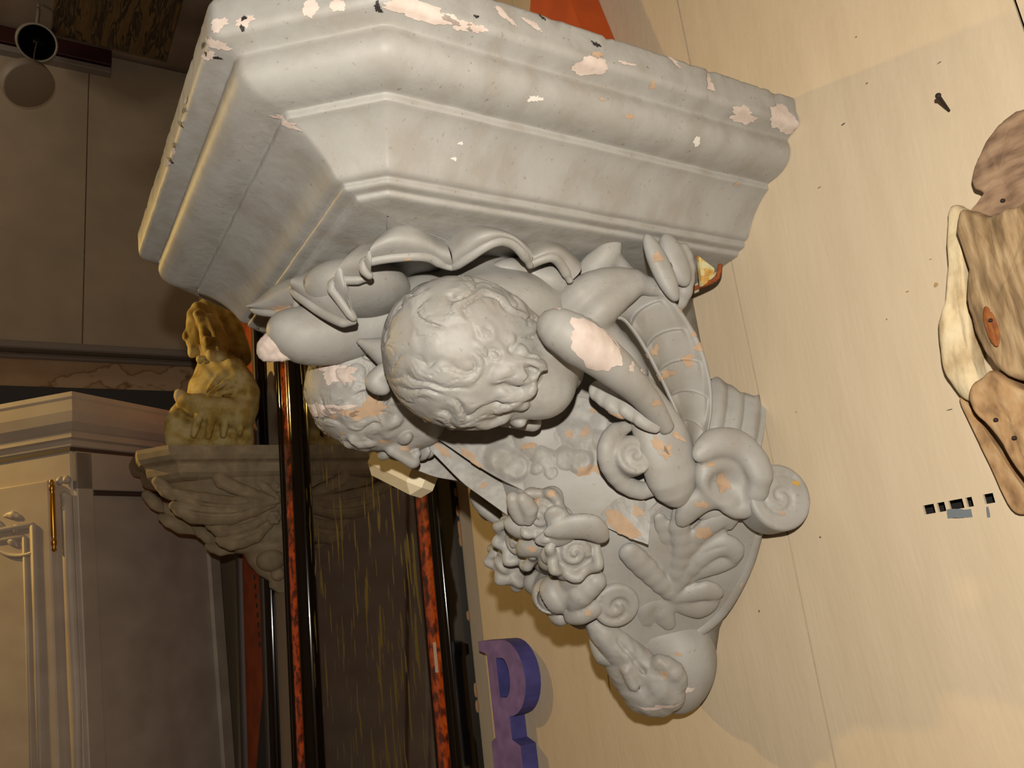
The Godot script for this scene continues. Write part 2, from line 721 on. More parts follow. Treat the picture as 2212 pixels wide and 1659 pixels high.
func make_materials():
	var fine := noise_img(512, 0.03, 5, 3)
	var coarse := noise_img(512, 0.008, 5, 9)
	var cells := noise_img(512, 0.05, 3, 4, FastNoiseLite.TYPE_CELLULAR)
	var fine_n := normal_tex(fine, 3.0)
	# old grey paint over plaster: blotches of a warmer and a cooler grey, dark specks
	var speck := noise_img(512, 0.06, 3, 21)
	var a := coarse.get_data()
	var b := speck.get_data()
	var buf := PackedByteArray()
	buf.resize(512 * 512 * 3)
	for i in 512 * 512:
		var t := a[i] / 255.0
		var s := b[i] / 255.0
		var c := Color(0.562, 0.555, 0.542).lerp(Color(0.592, 0.587, 0.576), smoothstep(0.3, 0.7, t))
		c = c.lerp(Color(0.535, 0.515, 0.48), smoothstep(0.62, 0.78, 1.0 - t) * 0.5)
		if s < 0.17:
			c = c.lerp(Color(0.37, 0.34, 0.29), smoothstep(0.17, 0.10, s) * 0.6)
		c = c.lerp(Color(0.63, 0.625, 0.61), smoothstep(0.78, 0.9, s) * 0.5)
		buf[i * 3] = c.r8
		buf[i * 3 + 1] = c.g8
		buf[i * 3 + 2] = c.b8
	var grey_tex := ImageTexture.create_from_image(Image.create_from_data(512, 512, false, Image.FORMAT_RGB8, buf))
	var m := tri(mat(Color.WHITE, 0.56), Vector3.ONE * 4.0, grey_tex, fine_n, 0.22)
	M.grey = m
	M.plaster = tri(mat(Color(0.80, 0.76, 0.735), 0.9), Vector3.ONE * 9.0, ramp_tex(coarse, [[0.0, Color(0.86, 0.82, 0.80)], [1.0, Color.WHITE]]), fine_n, 0.35)
	M.buff = tri(mat(Color(0.71, 0.62, 0.53), 0.9), Vector3.ONE * 9.0, ramp_tex(coarse, [[0.0, Color(0.86, 0.82, 0.78)], [1.0, Color.WHITE]]), fine_n, 0.3)
	M.chalk = mat(Color(0.78, 0.77, 0.75), 0.9)
	M.ochre = mat(Color(0.70, 0.56, 0.28), 0.9)
	M.old_paint = mat(Color(0.13, 0.115, 0.115), 0.6)
	# embossed hardboard, painted cream: the grain runs upward
	var grain := noise_img(1024, 0.02, 5, 31)
	M.wall = tri(mat(Color(0.765, 0.70, 0.60), 0.62), Vector3(1.0, 0.9, 6.0), ramp_tex(coarse, [[0.0, Color(0.965, 0.96, 0.95)], [1.0, Color.WHITE]]), normal_tex(grain, 4.0), 0.22)
	M.joint = mat(Color(0.35, 0.31, 0.27), 0.9)
	M.hole = mat(Color(0.05, 0.04, 0.035), 0.9)
	M.card = mat(Color(0.40, 0.43, 0.45), 0.9)
	# back wall, stained band
	M.sheet = tri(mat(Color(0.68, 0.62, 0.54), 0.85), Vector3.ONE * 0.7, ramp_tex(coarse, [[0.0, Color(0.9, 0.9, 0.9)], [1.0, Color.WHITE]]))
	var stain := noise_img(512, 0.012, 4, 44)
	M.stained = tri(mat(Color.WHITE, 0.9), Vector3(0.5, 0.7, 0.5), ramp_tex(stain, [[0.0, Color(0.70, 0.60, 0.50)], [0.30, Color(0.69, 0.59, 0.48)], [0.36, Color(0.50, 0.38, 0.25)], [0.40, Color(0.64, 0.53, 0.41)], [1.0, Color(0.68, 0.59, 0.48)]]))
	M.ceiling = tri(mat(Color(0.62, 0.55, 0.49), 0.9), Vector3.ONE * 0.6, ramp_tex(coarse, [[0.0, Color(0.75, 0.73, 0.7)], [1.0, Color.WHITE]]))
	M.floor = tri(mat(Color(0.36, 0.29, 0.22), 0.6), Vector3.ONE * 0.8, ramp_tex(coarse, [[0.0, Color(0.8, 0.8, 0.8)], [1.0, Color.WHITE]]))
	M.red = mat(Color(0.20, 0.05, 0.05), 0.6)
	M.pale_trim = mat(Color(0.50, 0.47, 0.45), 0.7)
	var wood_n := noise_img(512, 0.012, 4, 52)
	M.dark_board = tri(mat(Color.WHITE, 0.8), Vector3(2.6, 2.6, 0.35), ramp_tex(wood_n, [[0.0, Color(0.30, 0.24, 0.14)], [0.38, Color(0.42, 0.33, 0.19)], [0.47, Color(0.14, 0.11, 0.07)], [0.55, Color(0.44, 0.36, 0.22)], [0.64, Color(0.17, 0.13, 0.08)], [1.0, Color(0.45, 0.37, 0.24)]]))
	M.can = mat(Color(0.55, 0.53, 0.48), 0.45, 0.2)
	M.can_in = mat(Color(0.10, 0.10, 0.105), 0.35, 0.5)
	M.disc = mat(Color(0.55, 0.51, 0.46), 0.6)
	M.cord = mat(Color(0.30, 0.27, 0.24), 0.8)
	# black lacquer and burl
	M.black = mat(Color(0.022, 0.018, 0.018), 0.12)
	M.black.clearcoat_enabled = true
	M.black.clearcoat = 0.6
	M.black.clearcoat_roughness = 0.06
	var burl := noise_img(512, 0.02, 5, 61)
	M.burl = tri(mat(Color.WHITE, 0.22), Vector3.ONE * 2.6, ramp_tex(burl, [[0.0, Color(0.18, 0.05, 0.02)], [0.34, Color(0.36, 0.10, 0.03)], [0.5, Color(0.66, 0.25, 0.06)], [0.7, Color(0.76, 0.34, 0.09)], [1.0, Color(0.50, 0.17, 0.04)]]))
	M.burl.clearcoat_enabled = true
	M.burl.clearcoat = 0.7
	M.burl.clearcoat_roughness = 0.08
	M.tape = mat(Color(0.72, 0.67, 0.66), 0.7)
	M.cream_box = tri(mat(Color(0.92, 0.87, 0.75), 0.55), Vector3.ONE * 3.0, ramp_tex(coarse, [[0.0, Color(0.93, 0.92, 0.9)], [1.0, Color.WHITE]]))
	M.purple = tri(mat(Color(0.53, 0.43, 0.66), 0.7), Vector3.ONE * 5.0, ramp_tex(coarse, [[0.0, Color(0.75, 0.75, 0.78)], [1.0, Color.WHITE]]))
	M.blue = tri(mat(Color(0.28, 0.26, 0.52), 0.7), Vector3.ONE * 5.0, ramp_tex(coarse, [[0.0, Color(0.75, 0.78, 0.8)], [1.0, Color.WHITE]]))
	M.edge_worn = mat(Color(0.55, 0.42, 0.30), 0.8)
	M.orange = tri(mat(Color(0.80, 0.33, 0.04), 0.45), Vector3.ONE * 2.0, ramp_tex(coarse, [[0.0, Color(0.85, 0.82, 0.8)], [1.0, Color.WHITE]]))
	M.poster = tri(mat(Color(0.80, 0.36, 0.06), 0.5), Vector3.ONE * 2.0, ramp_tex(coarse, [[0.0, Color(0.8, 0.75, 0.7)], [1.0, Color.WHITE]]))
	M.slate = mat(Color(0.19, 0.19, 0.20), 0.5)
	M.grey_frame = mat(Color(0.33, 0.29, 0.27), 0.5)
	M.olive = mat(Color(0.25, 0.24, 0.10), 0.6)
	# rusty strap: flaking cream paint, rust toward its rims
	M.rust = tri(mat(Color.WHITE, 0.85), Vector3.ONE * 30.0, ramp_tex(burl, [[0.0, Color(0.25, 0.10, 0.03)], [0.5, Color(0.50, 0.24, 0.06)], [1.0, Color(0.62, 0.36, 0.10)]]))
	M.strap_paint = tri(mat(Color.WHITE, 0.6), Vector3.ONE * 16.0, ramp_tex(coarse, [[0.0, Color(0.62, 0.34, 0.08)], [0.34, Color(0.72, 0.55, 0.18)], [0.45, Color(0.75, 0.73, 0.56)], [1.0, Color(0.74, 0.74, 0.62)]]))
	M.iron = mat(Color(0.17, 0.12, 0.10), 0.7, 0.3)
	# driftwood
	var dg := noise_img(512, 0.02, 5, 71)
	var dn := normal_tex(dg, 6.0)
	M.drift_brown = tri(mat(Color.WHITE, 0.85), Vector3(4.0, 1.1, 9.0), ramp_tex(dg, [[0.0, Color(0.30, 0.23, 0.16)], [0.35, Color(0.47, 0.38, 0.26)], [0.55, Color(0.58, 0.48, 0.35)], [1.0, Color(0.70, 0.62, 0.49)]]), dn, 0.8)
	M.drift_dark = tri(mat(Color.WHITE, 0.85), Vector3(4.0, 7.0, 2.2), ramp_tex(dg, [[0.0, Color(0.33, 0.25, 0.19)], [0.45, Color(0.50, 0.40, 0.31)], [1.0, Color(0.60, 0.50, 0.40)]]), dn, 0.5)
	M.drift_pale = tri(mat(Color.WHITE, 0.85), Vector3(6.0, 5.0, 6.0), ramp_tex(coarse, [[0.0, Color(0.62, 0.52, 0.38)], [0.5, Color(0.79, 0.72, 0.58)], [1.0, Color(0.85, 0.80, 0.68)]]), fine_n, 0.5)
	M.drift_mid = tri(mat(Color.WHITE, 0.85), Vector3(4.0, 3.0, 5.0), ramp_tex(dg, [[0.0, Color(0.40, 0.30, 0.20)], [0.45, Color(0.60, 0.47, 0.32)], [1.0, Color(0.70, 0.60, 0.46)]]), dn, 0.6)
	M.rust_stain = tri(mat(Color.WHITE, 0.85), Vector3(12.0, 5.0, 20.0), ramp_tex(dg, [[0.0, Color(0.34, 0.16, 0.05)], [0.5, Color(0.52, 0.29, 0.10)], [1.0, Color(0.58, 0.40, 0.20)]]))
	# wardrobe, far bracket, bust
	M.wardrobe = tri(mat(Color(0.79, 0.745, 0.69), 0.55), Vector3.ONE * 1.5, ramp_tex(coarse, [[0.0, Color(0.88, 0.86, 0.86)], [1.0, Color.WHITE]]))
	M.wardrobe_line = mat(Color(0.30, 0.245, 0.225), 0.6)
	M.brass = mat(Color(0.75, 0.55, 0.18), 0.3, 0.9)
	M.brass_dark = mat(Color(0.22, 0.16, 0.07), 0.4, 0.8)
	M.stone = tri(mat(Color(0.72, 0.65, 0.53), 0.85), Vector3.ONE * 4.0, ramp_tex(coarse, [[0.0, Color(0.74, 0.74, 0.74)], [1.0, Color.WHITE]]), fine_n, 0.3)
	M.bust = tri(mat(Color.WHITE, 0.7), Vector3.ONE * 3.4, ramp_tex(coarse, [[0.0, Color(0.46, 0.37, 0.17)], [0.3, Color(0.66, 0.55, 0.25)], [0.5, Color(0.74, 0.67, 0.43)], [0.7, Color(0.78, 0.72, 0.53)], [1.0, Color(0.70, 0.62, 0.36)]]), fine_n, 0.3)
	M.bust_white = mat(Color(0.80, 0.74, 0.58), 0.8)
	# an old mirror: silver with yellowed, streaked losses
	var w := 512
	var f2 := FastNoiseLite.new()
	f2.seed = 5
	f2.frequency = 0.016
	f2.fractal_octaves = 4
	var alb := PackedByteArray()
	alb.resize(w * w * 3)
	var orm := PackedByteArray()
	orm.resize(w * w * 3)
	for y in w:
		for x in w:
			var n := f2.get_noise_2d(x * 4.4, y * 0.9)
			var n2 := f2.get_noise_2d(x * 1.3 + 900.0, y * 0.6)
			var band := smoothstep(0.3, 0.6, y / float(w)) * (1.0 - smoothstep(0.85, 0.98, y / float(w))) * smoothstep(0.35, 0.6, x / float(w))
			var s := smoothstep(0.26, 0.40, n + n2 * 0.35 + band * 0.12 - 0.13)
			var c := Color(0.62, 0.59, 0.56).lerp(Color(0.40, 0.36, 0.16), s)
			var i := (y * w + x) * 3
			alb[i] = c.r8
			alb[i + 1] = c.g8
			alb[i + 2] = c.b8
			orm[i] = 255
			orm[i + 1] = int(lerpf(10.0, 120.0, s))
			orm[i + 2] = int(lerpf(255.0, 60.0, s))
	var ot := ImageTexture.create_from_image(Image.create_from_data(w, w, false, Image.FORMAT_RGB8, orm))
	M.glass = mat(Color.WHITE, 1.0, 1.0)
	M.glass.albedo_texture = ImageTexture.create_from_image(Image.create_from_data(w, w, false, Image.FORMAT_RGB8, alb))
	M.glass.roughness_texture = ot
	M.glass.roughness_texture_channel = BaseMaterial3D.TEXTURE_CHANNEL_GREEN
	M.glass.metallic_texture = ot
	M.glass.metallic_texture_channel = BaseMaterial3D.TEXTURE_CHANNEL_BLUE

# ------------------------------------------------------------------ the room
const BACK := -3.95
func cell_wall(st: SurfaceTool, ys: Array, zs: Array, open: Callable, x0: float, x1: float):
	# a plate between x0 (front) and x1 with rectangular openings
	for i in ys.size() - 1:
		for j in zs.size() - 1:
			var o: bool = open.call(i, j)
			var y0: float = ys[i]
			var y1: float = ys[i + 1]
			var z0: float = zs[j]
			var z1: float = zs[j + 1]
			if not o:
				add_quad(st, [Vector3(x0, y0, z0), Vector3(x0, y1, z0), Vector3(x0, y1, z1), Vector3(x0, y0, z1)])
				add_quad(st, [Vector3(x1, y0, z0), Vector3(x1, y0, z1), Vector3(x1, y1, z1), Vector3(x1, y1, z0)])
			for e in [[-1, 0], [1, 0], [0, -1], [0, 1]]:
				var oi: int = i + e[0]
				var oj: int = j + e[1]
				var outside: bool = oi < 0 or oj < 0 or oi >= ys.size() - 1 or oj >= zs.size() - 1
				var other: bool = true if outside else open.call(oi, oj)
				if not o and other:
					if e[0] != 0:
						var y: float = y0 if e[0] < 0 else y1
						add_quad(st, [Vector3(x0, y, z0), Vector3(x1, y, z0), Vector3(x1, y, z1), Vector3(x0, y, z1)])
					else:
						var z: float = z0 if e[1] < 0 else z1
						add_quad(st, [Vector3(x0, y0, z), Vector3(x1, y0, z), Vector3(x1, y1, z), Vector3(x0, y1, z)])

func build_room():
	# the panelled wall: embossed hardboard sheets with open joints, on a backing
	var wr := setting("wall_right")
	part(wr, "backing", box_mesh(Vector3(0.1, 4.6, 6.6), Vector3(0.072, 2.25, -0.85)), M.hole)
	var joints := [2.4, 1.96, 1.59, 1.22, 0.85, 0.475, 0.105, -0.265, -0.638, -1.012, -1.76, -2.13, -2.50, -2.87, -3.24, -3.61, BACK]
	for k in joints.size() - 1:
		var z1: float = joints[k] - 0.0011
		var z0: float = joints[k + 1] + 0.0011
		if k == 7:
			continue
		part(wr, "panel", box_mesh(Vector3(0.011, 4.5, z1 - z0), Vector3(0.0055, 2.25, (z0 + z1) * 0.5)), M.wall)
	# this sheet is broken through in a row of slots
	var slots := [[Vector3(0, 1.6045, -0.4705), Vector3(0, 1.5977, -0.4622)], [Vector3(0, 1.602, -0.4563), Vector3(0, 1.5959, -0.4514)], [Vector3(0, 1.6005, -0.4446), Vector3(0, 1.5921, -0.4337)], [Vector3(0, 1.5976, -0.4278), Vector3(0, 1.5911, -0.4247)], [Vector3(0, 1.5951, -0.4111), Vector3(0, 1.5895, -0.405)]]
	var ys := [0.0, 1.5925, 1.6012, 4.5]
	var zs := [-0.6369]
	for s in slots:
		zs.append(s[0].z)
		zs.append(s[1].z + 0.003)
	zs.append(-0.2661)
	var st := SurfaceTool.new()
	st.begin(Mesh.PRIMITIVE_TRIANGLES)
	st.set_smooth_group(-1)
	cell_wall(st, ys, zs, func(i, j): return i == 1 and j % 2 == 1, 0.0, 0.0028)
	part(wr, "panel", finish(st), M.wall)
	part(wr, "torn_patch", slab(jag([Vector3(0, 1.594, -0.4473), Vector3(0, 1.5903, -0.4249), Vector3(0, 1.5832, -0.426), Vector3(0, 1.5838, -0.4347), Vector3(0, 1.5859, -0.4486)], 0.0004), Vector3(-0.0006, 0, 0)), M.card, "grey torn core of the hardboard")
	part(wr, "torn_patch", slab(jag([Vector3(0, 1.59, -0.4108), Vector3(0, 1.5898, -0.4091), Vector3(0, 1.5807, -0.41), Vector3(0, 1.5806, -0.4121)], 0.0003), Vector3(-0.0006, 0, 0)), M.card)
	for s in [[1999, 1098, 2046, 1101], [2100, 1098, 2126, 1096]]:
		pass
	# small scars and chips in the paint
	var scars := [[1822, 268, 5, 2], [1770, 405, 5, 2], [1873, 180, 3, 3], [1772, 1160, 3, 2], [2022, 615, 5, 5], [1915, 690, 2, 2], [2052, 885, 7, 1], [1850, 80, 3, 2], [1720, 890, 3, 1], [1640, 1320, 2, 3], [1095, 1262, 2, 4], [1960, 630, 4, 1], [2030, 135, 5, 1], [2010, 560, 3, 1]]
	var at: Array = [[Vector3(0, 2.0109, -0.4509), Vector3(0, 1.9591, -0.4967), Vector3(0, 2.037, -0.4142), Vector3(0, 1.5881, -0.595), Vector3(0, 1.8025, -0.401), Vector3(0, 1.7887, -0.4588), Vector3(0, 1.6832, -0.4199), Vector3(0, 2.0931, -0.4122), Vector3(0, 1.7272, -0.5909), Vector3(0, 1.5168, -0.7016), Vector3(0, 1.5972, -1.2688), Vector3(0, 1.8073, -0.4303), Vector3(0, 2.0095, -0.34), Vector3(0, 1.8285, -0.3996)]][0]
	for k in at.size():
		var r: float = scars[k][2] * 0.0005
		var r2: float = scars[k][3] * 0.0005
		var o := []
		for q in 9:
			var t := TAU * q / 9
			o.append(at[k] + Vector3(-0.0001, sin(t) * r2 * rng.randf_range(0.6, 1.2), cos(t) * r * rng.randf_range(0.6, 1.2)))
		part(wr, "scar", slab(o, Vector3(-0.0004, 0, 0)), M.joint if k % 3 == 0 else M.drift_mid)
	# back wall: a grey sheet above a ledge, a stained plaster band below
	var wb := setting("wall_back")
	var ly: float = Vector3(-0.4591, 2.8987, -3.95).y
	part(wb, "plaster", box_mesh(Vector3(4.2, 4.6, 0.12), Vector3(-2.0, 2.3, BACK - 0.06)), M.stained)
	var jx: float = Vector3(-0.5034, 4.0101, -3.95).x
	part(wb, "sheet", box_mesh(Vector3(jx + 4.0, 4.49 - ly, 0.03), Vector3((jx - 4.0) * 0.5 - 0.002, (4.49 + ly) * 0.5, BACK + 0.015), 0.002), M.sheet)
	part(wb, "sheet", box_mesh(Vector3(-jx, 4.49 - ly, 0.03), Vector3(jx * 0.5 + 0.002, (4.49 + ly) * 0.5, BACK + 0.015), 0.002), M.sheet)
	part(wb, "ledge", box_mesh(Vector3(4.0, 0.035, 0.075), Vector3(-2.0, ly + 0.005, BACK + 0.035), 0.006), M.pale_trim)
	part(wb, "ledge_bead", tube([Vector3(-4, ly - 0.03, BACK + 0.012), Vector3(0, ly - 0.03, BACK + 0.012)], [0.012, 0.012], 8, 1), M.pale_trim)
	# dark shelf line behind the wardrobe top
	part(wb, "rail", box_mesh(Vector3(4.0, 0.1, 0.03), Vector3(-2.0, Vector3(-0.2647, 2.7074, -3.95).y - 0.03, BACK + 0.014), 0.003), M.slate)
	var wl := setting("wall_left")
	part(wl, "plaster", box_mesh(Vector3(0.1, 4.6, 6.6), Vector3(-4.05, 2.25, -0.85)), M.stained)
	var wn := setting("wall_front")
	part(wn, "plaster", box_mesh(Vector3(4.2, 4.6, 0.1), Vector3(-2.0, 2.3, 2.45)), M.stained)
	var fl := setting("floor")
	part(fl, "boards", box_mesh(Vector3(4.2, 0.1, 6.6), Vector3(-2.0, -0.05, -0.85)), M.floor)
	var ce := setting("ceiling")
	part(ce, "plaster", box_mesh(Vector3(4.2, 0.1, 6.6), Vector3(-2.0, 4.56, -0.85)), M.ceiling)
	var b0 := Vector3(-0.6786, 4.36, -3.6937)
	var b1 := Vector3(-0.1804, 4.36, -3.6758)
	var b2 := Vector3(-0.1963, 4.36, -3.2393)
	# a wide weathered board and a dark red batten under the ceiling
	part(ce, "board", box_mesh(Vector3(b1.x - b0.x, 0.05, 2.4), Vector3((b0.x + b1.x) * 0.5, 4.385, (b0.z + b1.z) * 0.5 + 1.2), 0.004), M.dark_board, "dark weathered board with wavy grain")
	part(ce, "batten", box_mesh(Vector3(1.9, 0.09, 0.05), Vector3(Vector3(-0.4076, 4.461, -3.9).x - 0.95, Vector3(-0.5929, 4.4501, -3.9).y, BACK + 0.055), 0.004), M.red, "dark red batten")
	part(ce, "batten", box_mesh(Vector3(1.9, 0.03, 0.06), Vector3(Vector3(-0.4072, 4.4281, -3.9).x - 0.95, Vector3(-0.5916, 4.3967, -3.9).y - 0.02, BACK + 0.05), 0.004), M.pale_trim)

func jag(o: Array, amp: float) -> Array:
	var out := []
	for i in o.size():
		var a: Vector3 = o[i]
		var b: Vector3 = o[(i + 1) % o.size()]
		for k in 4:
			out.append(a.lerp(b, k / 4.0) + Vector3(0, rng.randf_range(-amp, amp), rng.randf_range(-amp, amp)))
	return out

# ------------------------------------------------------------------ the big console
func shelf_plan(o: float) -> Array:
	# plan corners at an inset o from the top slab: wall, side, corner cut, front, and the same on the far half
	var zs := -0.5 - o
	var xf := -0.624 + 1.12 * o
	var c := -0.0705 - o
	var bx := (0.777 * zs - c) / 0.63
	var cz := (c + 0.63 * xf) / 0.777
	return [Vector2(-0.001, zs), Vector2(bx, zs), Vector2(xf, cz), Vector2(xf, 2.0 * ZC - cz), Vector2(bx, 2.0 * ZC - zs), Vector2(-0.001, 2.0 * ZC - zs)]

const SHELF := [
	[0.30, 0.527], [0.006, 0.529], [0.001, 0.5265], [0.0, 0.522], [0.0005, 0.500], [0.0012, 0.4950], [0.004, 0.4912], [0.010, 0.4890], [0.017, 0.4865], [0.0200, 0.4850], [0.0213, 0.4838],
	[0.0214, 0.4810], [0.0205, 0.4765], [0.0205, 0.471], [0.022, 0.4655], [0.025, 0.4605], [0.030, 0.4560], [0.036, 0.4525], [0.044, 0.4500], [0.053, 0.4487], [0.0585, 0.4483], [0.0602, 0.4478],
	[0.0606, 0.4462], [0.0607, 0.4430], [0.0613, 0.4412], [0.0635, 0.4402], [0.067, 0.4388], [0.072, 0.4360], [0.079, 0.4310], [0.086, 0.4245], [0.093, 0.4170], [0.0985, 0.4095], [0.102, 0.4035], [0.1045, 0.4000], [0.1075, 0.3982], [0.1105, 0.3975], [0.1117, 0.3968],
	[0.1120, 0.3950], [0.1122, 0.3925], [0.1140, 0.3908], [0.1185, 0.3900], [0.1225, 0.3895], [0.1236, 0.3885], [0.1242, 0.3862], [0.1260, 0.3848], [0.132, 0.3840], [0.140, 0.3835], [0.148, 0.3828], [0.155, 0.3815], [0.165, 0.3805], [0.22, 0.38], [0.30, 0.38]]

func build_shelf() -> ArrayMesh:
	var nz := FastNoiseLite.new()
	nz.seed = 12
	nz.frequency = 18.0
	var nf := FastNoiseLite.new()
	nf.seed = 13
	nf.frequency = 90.0
	var rows := []
	var per := [84, 40, 70, 40, 84]
	for k in SHELF.size():
		var extra := 1
		if k < SHELF.size() - 1 and k > 1:
			extra = 2
		for e in extra:
			var t := float(e) / extra
			var q: Array = SHELF[k]
			var q2: Array = SHELF[min(k + 1, SHELF.size() - 1)]
			var o: float = lerpf(q[0], q2[0], t)
			var y: float = lerpf(q[1], q2[1], t)
			var c := shelf_plan(o)
			var row := PackedVector3Array()
			for s in 5:
				var n: int = per[s]
				for i in n:
					var u := float(i) / n
					# corners are slightly rounded by old coats of paint
					var p: Vector2 = c[s].lerp(c[s + 1], u)
					row.append(Vector3(p.x, 1.55 + y, p.y))
			row.append(Vector3(c[5].x, 1.55 + y, c[5].y))
			# soften the corner points
			var at := 0
			for s in 4:
				at += per[s]
				for w in 2:
					var a := row[at - 1]
					var b := row[at + 1]
					row[at] = row[at].lerp((a + b) * 0.5, 0.6)
			for i in row.size():
				var v := row[i]
				var d := nz.get_noise_3dv(v) * 0.0006 + nf.get_noise_3dv(v) * 0.0002
				# knocked edge of the slab
				if k >= 1 and k <= 3:
					d += maxf(0.0, nf.get_noise_3dv(v * 0.5 + Vector3(3, 1, 2)) - 0.15) * -0.006
				row[i] = v + Vector3(-d if i > 84 and i < 240 else 0.0, d * 0.6, d if i <= 124 else -d)
			rows.append(row)
	return grid_mesh(rows)

func bake(mesh: Mesh, tr: Transform3D) -> ArrayMesh:
	var st := SurfaceTool.new()
	st.begin(Mesh.PRIMITIVE_TRIANGLES)
	st.append_from(mesh, 0, tr)
	return st.commit()

func head_mesh(seed_ := 5) -> ArrayMesh:
	# local frame: x to the side, y to the crown, z out of the face
	var c := Carve.new()
	c.egg(Vector3(0, 0.022, -0.014), Vector3(0.076, 0.080, 0.086), Basis(), 0.01)
	c.egg(Vector3(0, -0.024, 0.022), Vector3(0.063, 0.074, 0.060), Basis(), 0.02)
	for s in [-1.0, 1.0]:
		c.ball(Vector3(s * 0.034, -0.038, 0.048), 0.031, 0.02)
	c.ball(Vector3(0, -0.078, 0.052), 0.021, 0.018)
	for s in [-1.0, 1.0]:
		c.egg(Vector3(s * 0.029, 0.001, 0.087), Vector3(0.020, 0.013, 0.014), Basis(), -0.012)
		c.egg(Vector3(s * 0.029, -0.003, 0.073), Vector3(0.015, 0.009, 0.009), Basis(), 0.003)
		c.egg(Vector3(s * 0.078, -0.008, -0.004), Vector3(0.010, 0.024, 0.016), Basis(), 0.006)
		c.egg(Vector3(s * 0.086, -0.006, 0.0), Vector3(0.005, 0.013, 0.008), Basis(), -0.004)
	c.cap(Vector3(0, 0.004, 0.082), Vector3(0, -0.028, 0.098), 0.007, 0.0105, 0.010)
	for s in [-1.0, 1.0]:
		c.ball(Vector3(s * 0.0095, -0.031, 0.089), 0.0065, 0.004)
	c.egg(Vector3(0, -0.0495, 0.085), Vector3(0.017, 0.006, 0.009), Basis(), 0.004)
	c.egg(Vector3(0, -0.0595, 0.083), Vector3(0.014, 0.006, 0.008), Basis(), 0.003)
	c.cap(Vector3(-0.018, -0.0545, 0.088), Vector3(0.018, -0.0545, 0.088), 0.0014, 0.0014, -0.002)
	# hair: a cap of thick wavy locks, curls over the brow and the ears
	c.egg(Vector3(0, 0.036, -0.022), Vector3(0.082, 0.078, 0.090), Basis(), 0.006)
	var r := RandomNumberGenerator.new()
	r.seed = seed_
	# heavier curls along the hairline
	for k in 15:
		var a := -2.2 + 4.4 * k / 14.0
		var b := Vector3(sin(a) * 0.079, 0.054 + 0.006 * cos(k * 2.1) - absf(sin(a)) * 0.046, cos(a) * 0.068 - 0.004)
		var e := Vector3(cos(a), 0, -sin(a)) * (0.012 if k % 2 == 0 else -0.012)
		c.chain([b + Vector3(0, 0.012, -0.003), b + e * 0.8, b + Vector3(0, -0.014, 0.004), b - e * 0.4 + Vector3(0, -0.018, 0.002)], [0.006, 0.0075, 0.006, 0.003], 0.006)
	var n1 := FastNoiseLite.new()
	n1.seed = 3 + seed_
	n1.frequency = 13.0
	n1.fractal_type = FastNoiseLite.FRACTAL_NONE
	var n2 := FastNoiseLite.new()
	n2.seed = 8
	n2.frequency = 45.0
	c.relief = func(p: Vector3) -> float:
		var face := smoothstep(0.035, 0.06, p.z) * smoothstep(0.050, 0.034, p.y)
		var hair := (1.0 - face) * smoothstep(-0.07, -0.035, p.y - maxf(0.0, p.z) * 0.8)
		var h := n2.get_noise_3dv(p) * 0.0006
		if hair < 0.01:
			return h
		# soft snaking locks with narrow furrows between, fading in and out
		var w := n1.get_noise_3dv(p) * 1.5
		var w2 := n1.get_noise_3dv(p * 1.9 + Vector3(2, 9, 4))
		var st := atan2(p.x, p.z + 0.02) * 4.6 + w * 2.6 + sin(p.y * 62.0 + w * 4.0) * 0.9 + w2 * 1.3
		var keep := smoothstep(-0.45, 0.20, n1.get_noise_3dv(p * 1.7 + Vector3(7, 3, 5))) * smoothstep(0.122, 0.095, p.y)
		var lock := pow(absf(sin(st)), 0.55)
		var st2 := st * 2.1 + w2 * 4.0 + p.y * 60.0
		return h + hair * keep * (0.0058 * (lock - 0.62) - 0.0014 * (1.0 - smoothstep(0.0, 0.5, absf(sin(st2)))))
	return c.mesh(0.0018)

func spiral(c: Carve, at: Vector3, ex: Vector3, ey: Vector3, r0: float, turns: float, start: float, thick: float, dir := 1.0, rise := 0.004, k := 0.0025):
	# a rolled scroll: a tube winding inward on the plane ex, ey
	var n := ex.cross(ey).normalized()
	var pts := []
	var rad := []
	var m := int(turns * 14)
	for i in m + 1:
		var t := float(i) / m
		var a := start + dir * TAU * turns * t
		var r := r0 * pow(1.0 - t, 0.75) + 0.12 * r0 * (1.0 - t)
		pts.append(at + (ex * cos(a) + ey * sin(a)) * r * 0.9 + n * rise * t)
		rad.append(lerpf(thick, thick * 0.5, t))
	c.chain(pts, rad, k)

func frill(top: Array, rim: Array, bulge: Vector3, thick := 0.0055) -> ArrayMesh:
	# a wavy leaf hanging from the soffit: a curved sheet with a rolled lower edge
	var n := 40
	var tp := resample(top, n)
	var rp := resample(rim, n)
	var st := SurfaceTool.new()
	st.begin(Mesh.PRIMITIVE_TRIANGLES)
	var rows := []
	var back := []
	for j in 9:
		var t := j / 8.0
		var row := PackedVector3Array()
		var row2 := PackedVector3Array()
		for i in n:
			var p: Vector3 = tp[i].lerp(rp[i], t) + bulge * sin(t * PI) * (1.0 - 0.3 * sin(PI * i / (n - 1)))
			row.append(p)
			row2.append(p - bulge.normalized() * thick + Vector3(0, 0.001, 0))
		rows.append(row)
		back.append(row2)
	back.reverse()
	rows.append_array(back)
	rows.append(rows[0])
	st.append_from(grid_mesh(rows), 0, Transform3D())
	var pts := []
	var rad := []
	for i in range(0, n, 3):
		pts.append(rp[i])
		rad.append(thick * (1.0 if i > 2 and i < n - 4 else 0.7))
	st.append_from(tube(pts, rad, 10, 3), 0, Transform3D())
	return st.commit()

